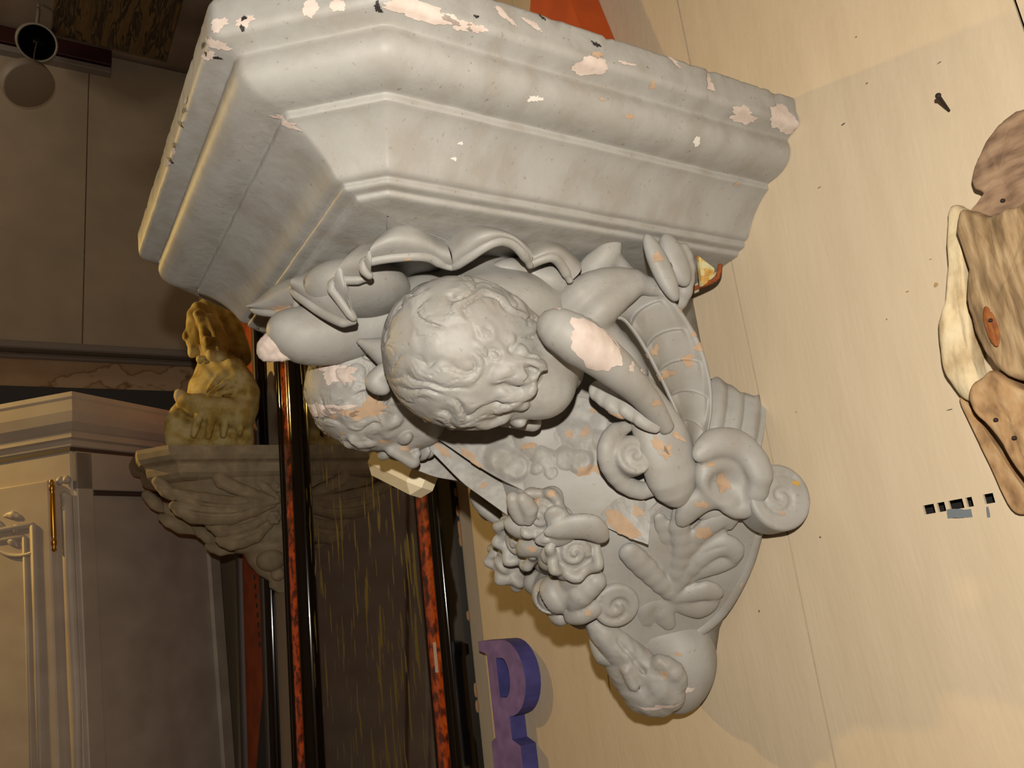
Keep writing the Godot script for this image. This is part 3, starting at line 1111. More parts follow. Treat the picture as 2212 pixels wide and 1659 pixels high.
func resample(p: Array, n: int) -> PackedVector3Array:
	var s := smooth_path(p, 12)
	var out := PackedVector3Array()
	var acc := PackedFloat32Array([0.0])
	for i in s.size() - 1:
		acc.append(acc[i] + s[i].distance_to(s[i + 1]))
	var j := 0
	for i in n:
		var t := acc[acc.size() - 1] * i / (n - 1)
		while j < acc.size() - 2 and acc[j + 1] < t:
			j += 1
		out.append(s[j].lerp(s[j + 1], clampf((t - acc[j]) / maxf(0.000001, acc[j + 1] - acc[j]), 0.0, 1.0)))
	return out

var console: Node3D
func both(called: String, mesh: ArrayMesh, m = null) -> ArrayMesh:
	part(console, called, mesh, M.grey if m == null else m)
	part(console, called, mirrored(mesh), M.grey if m == null else m)
	return mesh

func build_console():
	console = thing("wall_console", "large grey painted plaster wall console with two cherub heads under a moulded shelf", "wall console", Vector3(0, 1.42, ZC))
	var solid := {}
	solid.shelf = build_shelf()
	part(console, "shelf", solid.shelf, M.grey)
	# the core: a tapering block from soffit to foot
	var rows := []
	# height, front, half width at the wall, half width at the front
	for q in [[1.934, -0.31, 0.11, 0.11], [1.88, -0.29, 0.11, 0.09], [1.80, -0.26, 0.11, 0.06], [1.72, -0.25, 0.140, 0.050], [1.66, -0.245, 0.180, 0.045], [1.62, -0.225, 0.160, 0.042], [1.60, -0.212, 0.145, 0.040], [1.55, -0.178, 0.097, 0.026], [1.50, -0.125, 0.052, 0.017], [1.46, -0.08, 0.033, 0.012], [1.44, -0.06, 0.025, 0.010], [1.435, -0.03, 0.012, 0.006]]:
		var row := PackedVector3Array()
		for k in 41:
			var a := PI * k / 40.0
			var cx := pow(sin(a), 0.55)
			var w: float = lerpf(q[2], q[3], cx * cx)
			var cz := -cos(a)
			cz = signf(cz) * pow(absf(cz), 0.35)
			row.append(Vector3(q[1] * cx, q[0], ZC - cz * w))
		rows.append(row)
	solid.core = grid_mesh(rows, true)
	part(console, "core", solid.core, M.grey)
	# cherub heads: face down, crown outward, turned a little toward each other
	var hm := head_mesh()
	var fz := Vector3(0.40, -0.81, -0.42).normalized()
	var uy := Vector3(-0.88, -0.22, -0.28)
	uy = (uy - fz * uy.dot(fz)).normalized()
	var hb := Basis(uy.cross(fz), uy, fz)
	solid.head = bake(hm, Transform3D(hb.scaled_local(Vector3(0.98, 0.98, 0.88)), Vector3(-0.3205, 1.8093, -0.7054)))
	part(console, "cherub_head", solid.head, M.grey)
	fz = Vector3(0.03, -0.96, 0.16).normalized()
	uy = Vector3(-0.95, 0.22, 0.10)
	uy = (uy - fz * uy.dot(fz)).normalized()
	hb = Basis(uy.cross(fz), uy, fz)
	solid.head_far = bake(head_mesh(9), Transform3D(hb.scaled_local(Vector3(0.84, 0.84, 0.80)), Vector3(-0.3629, 1.8146, -0.8971)))
	part(console, "cherub_head", solid.head_far, M.grey)
	# the nape that joins a head to the leaf collar
	var c := Carve.new()
	c.egg(Vector3(-0.2874, 1.8701, -0.7259), Vector3(0.085, 0.050, 0.06), Basis(), 0.02)
	c.cap(Vector3(-0.3109, 1.9103, -0.7338), Vector3(-0.2321, 1.8883, -0.7153), 0.032, 0.030, 0.02)
	c.cap(Vector3(-0.3249, 1.9271, -0.7373), Vector3(-0.2086, 1.8996, -0.7089), 0.018, 0.020, 0.02)
	c.egg(Vector3(-0.3271, 1.8852, -0.7894), Vector3(0.07, 0.06, 0.05), Basis(), 0.02)
	solid.nape = both("nape", c.mesh(0.0035))
	build_collar(solid)
	build_side(solid)
	build_front(solid)
	build_losses(solid)

func build_collar(solid: Dictionary):
	var meshes := []
	meshes.append(frill([Vector3(-0.5166, 1.932, -0.9076), Vector3(-0.5079, 1.932, -0.8489), Vector3(-0.4908, 1.932, -0.8179), Vector3(-0.4817, 1.932, -0.8102)], [Vector3(-0.522, 1.9169, -0.8852), Vector3(-0.5113, 1.9081, -0.8689), Vector3(-0.4975, 1.902, -0.8497), Vector3(-0.4882, 1.9034, -0.8311), Vector3(-0.4943, 1.9134, -0.8193)], Vector3(-0.012, -0.006, 0.016)))
	meshes.append(frill([Vector3(-0.4872, 1.932, -0.8092), Vector3(-0.475, 1.932, -0.7857), Vector3(-0.4575, 1.932, -0.7685), Vector3(-0.4506, 1.932, -0.7544)], [Vector3(-0.4981, 1.9114, -0.8101), Vector3(-0.4877, 1.8942, -0.7968), Vector3(-0.4743, 1.8758, -0.7819), Vector3(-0.4597, 1.8608, -0.7652), Vector3(-0.4515, 1.8595, -0.7543)], Vector3(-0.012, -0.006, 0.016)))
	meshes.append(frill([Vector3(-0.4576, 1.932, -0.7436), Vector3(-0.4528, 1.932, -0.725), Vector3(-0.4437, 1.932, -0.7156), Vector3(-0.438, 1.932, -0.7094)], [Vector3(-0.4534, 1.859, -0.7494), Vector3(-0.4679, 1.8789, -0.7485), Vector3(-0.4762, 1.8937, -0.7489), Vector3(-0.4681, 1.8971, -0.7402), Vector3(-0.4543, 1.8961, -0.7317), Vector3(-0.443, 1.8964, -0.7243)], Vector3(-0.014, -0.006, 0.016)))
	meshes.append(frill([Vector3(-0.4421, 1.932, -0.7041), Vector3(-0.4352, 1.932, -0.6743), Vector3(-0.4123, 1.932, -0.6692), Vector3(-0.3808, 1.932, -0.6864), Vector3(-0.3694, 1.932, -0.6908)], [Vector3(-0.4518, 1.8869, -0.7023), Vector3(-0.4608, 1.8973, -0.7009), Vector3(-0.4539, 1.9007, -0.6954), Vector3(-0.4351, 1.9031, -0.6863), Vector3(-0.4114, 1.9036, -0.6771), Vector3(-0.3943, 1.9039, -0.6784), Vector3(-0.3791, 1.8999, -0.6824), Vector3(-0.3686, 1.8985, -0.6822)], Vector3(-0.010, -0.008, 0.020)))
	meshes.append(frill([Vector3(-0.3713, 1.932, -0.6914), Vector3(-0.3646, 1.932, -0.6595), Vector3(-0.3495, 1.932, -0.6473), Vector3(-0.3208, 1.932, -0.6491), Vector3(-0.292, 1.932, -0.6626)], [Vector3(-0.3686, 1.8985, -0.6822), Vector3(-0.3612, 1.9012, -0.6606), Vector3(-0.3492, 1.9078, -0.6434), Vector3(-0.3346, 1.9127, -0.6373), Vector3(-0.3172, 1.9109, -0.6391), Vector3(-0.3034, 1.9039, -0.6449), Vector3(-0.2892, 1.8985, -0.6561)], Vector3(-0.006, -0.008, 0.020)))
	meshes.append(frill([Vector3(-0.2828, 1.932, -0.6739), Vector3(-0.2688, 1.932, -0.6579), Vector3(-0.2439, 1.932, -0.6586), Vector3(-0.2094, 1.932, -0.6791)], [Vector3(-0.2891, 1.9013, -0.6612), Vector3(-0.2798, 1.9047, -0.6517), Vector3(-0.2675, 1.9068, -0.6456), Vector3(-0.2531, 1.9021, -0.6503), Vector3(-0.238, 1.8875, -0.6578)], Vector3(-0.002, -0.008, 0.018)))
	solid.frill = meshes
	for k in meshes.size():
		part(console, "collar_leaf", meshes[k], M.grey)
		if k >= 4:
			part(console, "collar_leaf", mirrored(meshes[k]), M.grey)
	# pads inside the collar
	var c := Carve.new()
	c.egg(Vector3(-0.2401, 1.9002, -0.6857), Vector3(0.024, 0.020, 0.02), Basis(), 0.01)
	c.egg(Vector3(-0.2786, 1.9111, -0.7006), Vector3(0.034, 0.016, 0.02), Basis(), 0.02)
	c.egg(Vector3(-0.4092, 1.9133, -0.8081), Vector3(0.055, 0.030, 0.04), Basis(), 0.02)
	c.egg(Vector3(-0.4346, 1.9093, -0.8626), Vector3(0.06, 0.03, 0.05), Basis(), 0.02)
	both("collar_pad", c.mesh(0.003))
	# the broad leaf tongue at the middle of the front, its tip broken
	c = Carve.new()
	c.chain([Vector3(-0.3667, 1.8998, -0.8099), Vector3(-0.4043, 1.8865, -0.826), Vector3(-0.4454, 1.8781, -0.8366), Vector3(-0.4811, 1.874, -0.8423), Vector3(-0.5008, 1.8776, -0.8414)], [0.022, 0.026, 0.030, 0.026, 0.012], 0.02)
	c.chain([Vector3(-0.4084, 1.8759, -0.8321), Vector3(-0.4448, 1.865, -0.8406), Vector3(-0.4692, 1.8596, -0.8456), Vector3(-0.4866, 1.865, -0.8427)], [0.014, 0.016, 0.012, 0.010], 0.012)
	solid.tongue = c.mesh(0.0028)
	part(console, "front_leaf", solid.tongue, M.grey)
	c = Carve.new()
	c.chain([Vector3(-0.4866, 1.865, -0.8427), Vector3(-0.5055, 1.8657, -0.8484), Vector3(-0.514, 1.86, -0.8556), Vector3(-0.5159, 1.8539, -0.8588)], [0.011, 0.012, 0.011, 0.007], 0.006)
	c.chain([Vector3(-0.4782, 1.8574, -0.8459), Vector3(-0.5005, 1.8504, -0.8502), Vector3(-0.5145, 1.8523, -0.8585)], [0.010, 0.006, 0.005], 0.004)
	c.relief = func(p: Vector3) -> float: return sin(p.x * 900.0) * sin(p.y * 700.0) * 0.0008
	part(console, "broken_tip", c.mesh(0.0022), M.plaster, "pale pink bare plaster where the leaf tip broke off")
	c = Carve.new()
	c.cap(Vector3(-0.3993, 1.8384, -0.7894), Vector3(-0.4305, 1.8534, -0.7983), 0.020, 0.0035, 0.004)
	part(console, "leaf_point", c.mesh(0.0026), M.grey)
	c = Carve.new()
	c.chain([Vector3(-0.4034, 1.8209, -0.7793), Vector3(-0.4131, 1.8128, -0.782), Vector3(-0.4187, 1.8041, -0.7885), Vector3(-0.4116, 1.7974, -0.7861)], [0.008, 0.009, 0.011, 0.008], 0.004)
	part(console, "curl", c.mesh(0.0024), M.grey)
	# leaves by the wall under the shelf
	c = Carve.new()
	c.egg(Vector3(-0.144, 1.8961, -0.6133), Vector3(0.013, 0.042, 0.010), Basis(Vector3(0, 0, 1), 0.35), 0.003)
	both("collar_leaf", c.mesh(0.0024))
	c = Carve.new()
	c.egg(Vector3(-0.1175, 1.9099, -0.6164), Vector3(0.016, 0.033, 0.012), Basis(Vector3(0, 0, 1), 0.3), 0.003)
	c.chain([Vector3(-0.1056, 1.9238, -0.6104), Vector3(-0.0985, 1.9031, -0.6188), Vector3(-0.0976, 1.8799, -0.632), Vector3(-0.0997, 1.863, -0.6451)], [0.006, 0.009, 0.010, 0.006], 0.004)
	both("collar_leaf", c.mesh(0.0024))
	c = Carve.new()
	c.blade([Vector3(-0.1755, 1.9419, -0.643), Vector3(-0.1829, 1.9275, -0.6464), Vector3(-0.1891, 1.9168, -0.66), Vector3(-0.1982, 1.9084, -0.6747)], [0.003, 0.008, 0.013, 0.014], Vector3(-0.4, -0.3, 0.86), 0.6, 0.006)
	c.chain([Vector3(-0.1756, 1.9254, -0.6547), Vector3(-0.1614, 1.9092, -0.6571), Vector3(-0.1428, 1.8993, -0.6546)], [0.008, 0.010, 0.005], 0.006)
	both("collar_leaf", c.mesh(0.0024))

const N1 := Vector3(-0.316, 0, 0.949)          # the upper side faces this way, the lower one N2
const N2 := Vector3(-0.391, -0.651, 0.651)

func scroll(c: Carve, at: Vector3, axis: Vector3, r: float, half: float, start: float, turns := 1.5, dir := -1.0):
	# a rolled scroll end: a drum with a spiral furrow and a raised eye
	c.drum(at - axis * half, axis, r, half, 0.005)
	var e1 := Vector3.UP.cross(axis).normalized()
	var e2 := axis.cross(e1)
	var pts := []
	var rad := []
	var m := int(turns * 16)
	for i in m + 1:
		var t := float(i) / m
		var a := start + dir * TAU * turns * t
		pts.append(at + (e1 * cos(a) + e2 * sin(a)) * r * lerpf(0.80, 0.10, pow(t, 0.9)) + axis * 0.0012)
		rad.append(lerpf(0.0024, 0.0036, t) if i > 0 else 0.001)
	c.chain(pts, rad, -0.0025)

func build_side(solid: Dictionary):
	# smooth side panel following the S of the console
	solid.panel = slab(round_outline([Vector3(-0.0257, 1.6184, -0.647), Vector3(-0.0188, 1.5928, -0.6684), Vector3(-0.0144, 1.5682, -0.6904), Vector3(-0.0134, 1.5453, -0.7128), Vector3(-0.0168, 1.5248, -0.7352), Vector3(-0.0229, 1.5079, -0.7559), Vector3(-0.0368, 1.4978, -0.7743), Vector3(-0.069, 1.4959, -0.7956), Vector3(-0.1044, 1.5052, -0.8074), Vector3(-0.1408, 1.5244, -0.8101), Vector3(-0.1659, 1.5501, -0.7995), Vector3(-0.1718, 1.5798, -0.7732), Vector3(-0.1642, 1.607, -0.7415), Vector3(-0.1446, 1.6362, -0.7005), Vector3(-0.119, 1.6595, -0.6619), Vector3(-0.0838, 1.6597, -0.6406), Vector3(-0.0501, 1.6449, -0.6352)], 4), N2 * 0.034, 0.004)
	solid.panel = bake(solid.panel, Transform3D(Basis(), -N2 * 0.034))
	both("side_panel", solid.panel)
	# rolled bead along the lower edge of the panel
	both("panel_bead", tube([Vector3(-0.0187, 1.6072, -0.6632), Vector3(-0.0114, 1.5648, -0.7012), Vector3(-0.0163, 1.5224, -0.7466), Vector3(-0.0351, 1.4997, -0.7805), Vector3(-0.0653, 1.4965, -0.8019), Vector3(-0.1031, 1.5057, -0.8154), Vector3(-0.1435, 1.5289, -0.8164)], [0.007, 0.008, 0.009, 0.009, 0.009, 0.009, 0.006], 10, 5))
	# volute at the wall
	var c := Carve.new()
	scroll(c, Vector3(-0.0375, 1.6347, -0.604), N1, 0.0365, 0.020, 0.4, 1.45, 1.0)
	solid.volute = both("volute", c.mesh(0.0020))
	# the lower volute, a thick roll
	c = Carve.new()
	var ax := Vector3(-0.36, -0.5, 0.79).normalized()
	scroll(c, Vector3(-0.1491, 1.5406, -0.7743), ax, 0.0275, 0.018, 2.4, 1.2, 1.0)
	solid.volute_low = both("volute", c.mesh(0.0020))
	# the snail curl under the wing
	c = Carve.new()
	scroll(c, Vector3(-0.1864, 1.6945, -0.6565), N1, 0.0215, 0.012, -0.8, 1.1, -1.0)
	c.blade([Vector3(-0.1442, 1.6616, -0.6749), Vector3(-0.1611, 1.6601, -0.6866), Vector3(-0.1828, 1.6704, -0.6893), Vector3(-0.2016, 1.6882, -0.6828), Vector3(-0.2084, 1.7066, -0.6744), Vector3(-0.1968, 1.7235, -0.6705), Vector3(-0.176, 1.7272, -0.6636)], [0.004, 0.008, 0.009, 0.010, 0.009, 0.007, 0.003], N1, 0.8, 0.004)
	solid.curl = both("curl", c.mesh(0.0021))
	# palmette: lobed leaf spreading from one point
	c = Carve.new()
	c.blade([Vector3(-0.0852, 1.5427, -0.7477), Vector3(-0.1055, 1.5594, -0.7432), Vector3(-0.1304, 1.5802, -0.7373), Vector3(-0.1523, 1.5978, -0.7328)], [0.006, 0.0105, 0.013, 0.013], N2, 0.6)
	c.blade([Vector3(-0.0857, 1.5464, -0.7458), Vector3(-0.0923, 1.5704, -0.7258), Vector3(-0.0983, 1.5947, -0.7051), Vector3(-0.1126, 1.6193, -0.6891), Vector3(-0.1181, 1.64, -0.6717)], [0.005, 0.009, 0.011, 0.011, 0.008], N2, 0.6)
	c.blade([Vector3(-0.0892, 1.5581, -0.7439), Vector3(-0.102, 1.5846, -0.7251), Vector3(-0.1173, 1.6106, -0.7082), Vector3(-0.1321, 1.6305, -0.6972)], [0.004, 0.007, 0.009, 0.007], N2, 0.5)
	c.blade([Vector3(-0.092, 1.5667, -0.737), Vector3(-0.1092, 1.5808, -0.7332), Vector3(-0.12, 1.5934, -0.7271)], [0.005, 0.009, 0.006], N2, 0.5)
	c.blade([Vector3(-0.0868, 1.5533, -0.7395), Vector3(-0.0812, 1.5747, -0.7148), Vector3(-0.0697, 1.5902, -0.6924), Vector3(-0.0578, 1.5943, -0.6811), Vector3(-0.0443, 1.5871, -0.6802), Vector3(-0.0391, 1.578, -0.6862)], [0.006, 0.010, 0.012, 0.013, 0.011, 0.006], N2, 0.55)
	c.blade([Vector3(-0.0822, 1.5565, -0.7397), Vector3(-0.068, 1.5721, -0.7157), Vector3(-0.0515, 1.5767, -0.7011), Vector3(-0.0376, 1.5769, -0.6927)], [0.006, 0.012, 0.014, 0.009], N2, 0.5)
	c.blade([Vector3(-0.0786, 1.5643, -0.7298), Vector3(-0.0602, 1.5701, -0.7129), Vector3(-0.0493, 1.5697, -0.7067)], [0.004, 0.008, 0.005], N2, 0.5)
	c.blade([Vector3(-0.0913, 1.5892, -0.7064), Vector3(-0.0888, 1.6073, -0.6867), Vector3(-0.0785, 1.6197, -0.6682), Vector3(-0.0663, 1.6245, -0.656), Vector3(-0.0614, 1.614, -0.6636)], [0.006, 0.010, 0.012, 0.010, 0.006], N2, 0.55)
	c.blade([Vector3(-0.0893, 1.594, -0.7065), Vector3(-0.0754, 1.6039, -0.6883), Vector3(-0.0649, 1.6118, -0.6741)], [0.006, 0.012, 0.008], N2, 0.5)
	c.blade([Vector3(-0.0829, 1.5421, -0.7484), Vector3(-0.0681, 1.5451, -0.7365), Vector3(-0.054, 1.5472, -0.7259), Vector3(-0.0415, 1.5427, -0.723)], [0.006, 0.010, 0.012, 0.009], N2, 0.55)
	c.blade([Vector3(-0.0883, 1.5419, -0.7565), Vector3(-0.0685, 1.5344, -0.7521), Vector3(-0.05, 1.528, -0.7473), Vector3(-0.0417, 1.5329, -0.7374), Vector3(-0.0405, 1.5407, -0.7289)], [0.006, 0.012, 0.013, 0.011, 0.007], N2, 0.5)
	c.blade([Vector3(-0.0858, 1.5416, -0.7553), Vector3(-0.1016, 1.5397, -0.7667), Vector3(-0.1085, 1.5336, -0.7769), Vector3(-0.1006, 1.5215, -0.7842), Vector3(-0.0946, 1.5162, -0.786)], [0.006, 0.010, 0.012, 0.011, 0.006], N2, 0.5)
	c.blade([Vector3(-0.0857, 1.5382, -0.7555), Vector3(-0.0883, 1.5276, -0.7677), Vector3(-0.0767, 1.514, -0.7744)], [0.007, 0.012, 0.009], N2, 0.5)
	c.chain([Vector3(-0.0902, 1.5423, -0.7403), Vector3(-0.0909, 1.5718, -0.7113), Vector3(-0.0786, 1.5876, -0.688), Vector3(-0.0637, 1.5913, -0.6754)], [0.0015, 0.002, 0.002, 0.001], -0.002)
	c.chain([Vector3(-0.0847, 1.5354, -0.7454), Vector3(-0.0676, 1.5332, -0.7374), Vector3(-0.054, 1.5345, -0.7279)], [0.0015, 0.002, 0.001], -0.002)
	c.chain([Vector3(-0.091, 1.534, -0.7522), Vector3(-0.0994, 1.5271, -0.7641), Vector3(-0.0975, 1.5158, -0.7743)], [0.0015, 0.002, 0.001], -0.002)
	solid.palmette = both("palmette", c.mesh(0.0019))
	# curled leaf cup beside the wall volute
	c = Carve.new()
	c.blade([Vector3(-0.1241, 1.6867, -0.6274), Vector3(-0.1064, 1.6978, -0.6214), Vector3(-0.0839, 1.696, -0.6139), Vector3(-0.0684, 1.6823, -0.6088), Vector3(-0.0612, 1.6599, -0.6064), Vector3(-0.0622, 1.6325, -0.6272), Vector3(-0.0756, 1.6297, -0.6381), Vector3(-0.0914, 1.6377, -0.6395)], [0.008, 0.014, 0.015, 0.014, 0.013, 0.011, 0.009, 0.006], N1, 0.75, 0.004)
	c.egg(Vector3(-0.0851, 1.6656, -0.6386), Vector3(0.038, 0.032, 0.020), Basis(), 0.008)
	c.egg(Vector3(-0.0996, 1.6503, -0.6195), Vector3(0.023, 0.019, 0.017), Basis(), -0.008)
	c.blade([Vector3(-0.0907, 1.6421, -0.6408), Vector3(-0.1076, 1.6423, -0.6507), Vector3(-0.1165, 1.6342, -0.6642), Vector3(-0.1185, 1.6225, -0.6771)], [0.007, 0.012, 0.011, 0.006], N2, 0.6, 0.005)
	c.blade([Vector3(-0.059, 1.6388, -0.6405), Vector3(-0.0682, 1.6297, -0.6551), Vector3(-0.081, 1.6281, -0.6643), Vector3(-0.0963, 1.6321, -0.6695)], [0.006, 0.012, 0.012, 0.006], N2, 0.5, 0.004)
	solid.cup = both("leaf_cup", c.mesh(0.0021))
	rows_fluted(solid)
	# the wing: bud-like shoulder, long shaft
	c = Carve.new()
	solid.bud_head = tube([Vector3(-0.3092, 1.818, -0.6153), Vector3(-0.2984, 1.8105, -0.6109), Vector3(-0.2797, 1.7958, -0.6038), Vector3(-0.2391, 1.7733, -0.6074), Vector3(-0.1935, 1.7466, -0.6203), Vector3(-0.1568, 1.7176, -0.6347)], [0.0150, 0.0215, 0.0242, 0.0205, 0.0145, 0.009], 36, 9)
	both("wing_shoulder", solid.bud_head)
	c.blade([Vector3(-0.174, 1.7796, -0.6587), Vector3(-0.1595, 1.7416, -0.6539), Vector3(-0.1492, 1.7045, -0.6505), Vector3(-0.1394, 1.6698, -0.6577), Vector3(-0.1292, 1.6544, -0.6669)], [0.014, 0.021, 0.027, 0.025, 0.014], N1, 0.55, 0.008)
	solid.bud = both("wing_shaft", c.mesh(0.0022))
	# the arched feather leaf behind it
	solid.arch = arch_leaf()
	both("arched_feather", solid.arch)
	c = Carve.new()
	c.chain([Vector3(-0.2268, 1.8677, -0.6879), Vector3(-0.2145, 1.8796, -0.67), Vector3(-0.1908, 1.8891, -0.6542), Vector3(-0.1605, 1.8897, -0.642), Vector3(-0.1322, 1.8771, -0.6342)], [0.016, 0.019, 0.016, 0.012, 0.006], 0.008)
	c.chain([Vector3(-0.2117, 1.8458, -0.6732), Vector3(-0.1995, 1.8579, -0.6589), Vector3(-0.1829, 1.8716, -0.6475), Vector3(-0.1619, 1.8822, -0.638)], [0.016, 0.015, 0.012, 0.007], 0.012)
	c.chain([Vector3(-0.2134, 1.8582, -0.7071), Vector3(-0.1813, 1.8267, -0.6908), Vector3(-0.1485, 1.792, -0.6812)], [0.024, 0.024, 0.016], 0.02)
	solid.fold = both("shoulder_fold", c.mesh(0.0026))
	# small feathers between shaft and panel
	for f in [[Vector3(-0.2117, 1.7661, -0.6686), Vector3(-0.2049, 1.7497, -0.6536), Vector3(-0.1995, 1.7399, -0.6509)], [Vector3(-0.2019, 1.7612, -0.6578), Vector3(-0.1946, 1.7423, -0.6446), Vector3(-0.188, 1.7315, -0.6414)], [Vector3(-0.1892, 1.7478, -0.6491), Vector3(-0.1835, 1.7303, -0.6365), Vector3(-0.1753, 1.7193, -0.6324)]]:
		c = Carve.new()
		c.blade(f, [0.013, 0.013, 0.008], N1, 0.5, 0.002)
		both("feather", c.mesh(0.0021))
	# the folded lower wing: a pointed sheet with soft overlapping feathers
	solid.wing = wing_sheet([Vector3(-0.315, 1.8015, -0.8708), Vector3(-0.2793, 1.8112, -0.8386), Vector3(-0.2436, 1.8014, -0.8006), Vector3(-0.2062, 1.7903, -0.7581), Vector3(-0.1742, 1.7701, -0.7233), Vector3(-0.1612, 1.7276, -0.7069), Vector3(-0.1584, 1.6893, -0.7029), Vector3(-0.154, 1.6561, -0.6938), Vector3(-0.1507, 1.63, -0.6916), Vector3(-0.1529, 1.6028, -0.6983)], [Vector3(-0.3276, 1.772, -0.8701), Vector3(-0.31, 1.752, -0.8531), Vector3(-0.276, 1.711, -0.8203), Vector3(-0.245, 1.6822, -0.7939), Vector3(-0.2094, 1.6521, -0.7626), Vector3(-0.187, 1.6334, -0.7396), Vector3(-0.172, 1.6185, -0.7201), Vector3(-0.1632, 1.6098, -0.7087), Vector3(-0.1572, 1.6056, -0.7026), Vector3(-0.1528, 1.6023, -0.6984)], [[Vector3(-0.2298, 1.714, -0.7651), 0.016], [Vector3(-0.214, 1.7118, -0.7508), 0.016], [Vector3(-0.2017, 1.7074, -0.7407), 0.016], [Vector3(-0.2154, 1.7437, -0.7412), 0.019], [Vector3(-0.206, 1.7383, -0.7345), 0.019], [Vector3(-0.201, 1.7334, -0.7317), 0.019], [Vector3(-0.1942, 1.7339, -0.7247), 0.014], [Vector3(-0.1893, 1.7299, -0.7216), 0.014], [Vector3(-0.1854, 1.7281, -0.7185), 0.014], [Vector3(-0.2682, 1.7254, -0.8031), 0.017], [Vector3(-0.2594, 1.7155, -0.7958), 0.017], [Vector3(-0.2548, 1.7113, -0.7918), 0.017], [Vector3(-0.2441, 1.7297, -0.774), 0.016], [Vector3(-0.2358, 1.7214, -0.7689), 0.016], [Vector3(-0.2307, 1.7154, -0.7664), 0.016], [Vector3(-0.1804, 1.7541, -0.7055), 0.017], [Vector3(-0.1707, 1.7429, -0.6993), 0.017], [Vector3(-0.1629, 1.7372, -0.6937), 0.017], [Vector3(-0.2671, 1.7403, -0.7962), 0.010], [Vector3(-0.2593, 1.7349, -0.7894), 0.010], [Vector3(-0.2374, 1.7054, -0.7752), 0.011], [Vector3(-0.2253, 1.699, -0.7659), 0.011], [Vector3(-0.2368, 1.7459, -0.7616), 0.016], [Vector3(-0.2247, 1.7383, -0.7526), 0.016], [Vector3(-0.1982, 1.7577, -0.7206), 0.016], [Vector3(-0.1862, 1.7477, -0.7126), 0.016]])
	part(console, "lower_wing", solid.wing, M.grey)
	part(console, "lower_wing", wing_sheet([Vector3(-0.3275, 1.7848, -0.9459), Vector3(-0.2723, 1.7857, -0.9226), Vector3(-0.2252, 1.7594, -0.8888), Vector3(-0.2091, 1.716, -0.8559)], [Vector3(-0.3281, 1.7442, -0.935), Vector3(-0.2957, 1.7236, -0.9149), Vector3(-0.2529, 1.7033, -0.8757), Vector3(-0.2304, 1.6702, -0.8476)]), M.grey)
	solid.under = wing_sheet([Vector3(-0.321, 1.8031, -0.8988), Vector3(-0.2752, 1.7719, -0.8675), Vector3(-0.235, 1.7232, -0.8331), Vector3(-0.1973, 1.6869, -0.7963)], [Vector3(-0.325, 1.7692, -0.894), Vector3(-0.3089, 1.7403, -0.8772), Vector3(-0.2868, 1.7051, -0.8599), Vector3(-0.2672, 1.6808, -0.843), Vector3(-0.2446, 1.6553, -0.8271), Vector3(-0.2257, 1.6363, -0.8152)])
	part(console, "under_wing", solid.under, M.grey)

func arch_leaf() -> ArrayMesh:
	# an arched acanthus half: rolled outer rim, flutes running in to the stem
	var rim := resample([Vector3(-0.1955, 1.8957, -0.655), Vector3(-0.1664, 1.8945, -0.6417), Vector3(-0.1353, 1.881, -0.6336), Vector3(-0.109, 1.8527, -0.6311), Vector3(-0.0867, 1.8162, -0.6338), Vector3(-0.0737, 1.7774, -0.6407), Vector3(-0.0724, 1.7413, -0.6492), Vector3(-0.0848, 1.7027, -0.6576)], 160)
	var stem := resample([Vector3(-0.1926, 1.848, -0.6602), Vector3(-0.1781, 1.846, -0.6516), Vector3(-0.1666, 1.8307, -0.6492), Vector3(-0.1562, 1.8127, -0.6486), Vector3(-0.1472, 1.7894, -0.6468), Vector3(-0.1366, 1.7629, -0.6463), Vector3(-0.1261, 1.7314, -0.6462), Vector3(-0.1162, 1.695, -0.6469)], 160)
	var n := Vector3(-0.45, -0.1, 0.88).normalized()
	var rows := []
	var back := []
	for j in 40:
		var v := j / 39.0
		var row := PackedVector3Array()
		var row2 := PackedVector3Array()
		for i in 160:
			var u := i / 159.0
			var p := rim[i].lerp(stem[i], v)
			# flutes lean: they start further along the stem than the rim
			var ph := (u - 0.16 * (1.0 - v) * (1.0 - v)) * 6.2
			var fr := fposmod(ph, 1.0)
			var flute := pow(1.0 - fr, 0.7) * smoothstep(0.0, 0.10, fr)
			var inside := smoothstep(0.06, 0.22, v) * smoothstep(1.0, 0.82, v)
			var roll := smoothstep(0.16, 0.04, v)
			p += n * (-0.012 * sin(clampf((v - 0.05) / 0.95, 0.0, 1.0) * PI) + 0.0130 * (flute - 0.3) * inside + 0.006 * roll + 0.004 * smoothstep(0.85, 1.0, v))
			row.append(p)
			row2.append(p - n * 0.012)
		rows.append(row)
		back.append(row2)
	back.reverse()
	rows.append_array(back)
	rows.append(rows[0])
	return grid_mesh(rows)

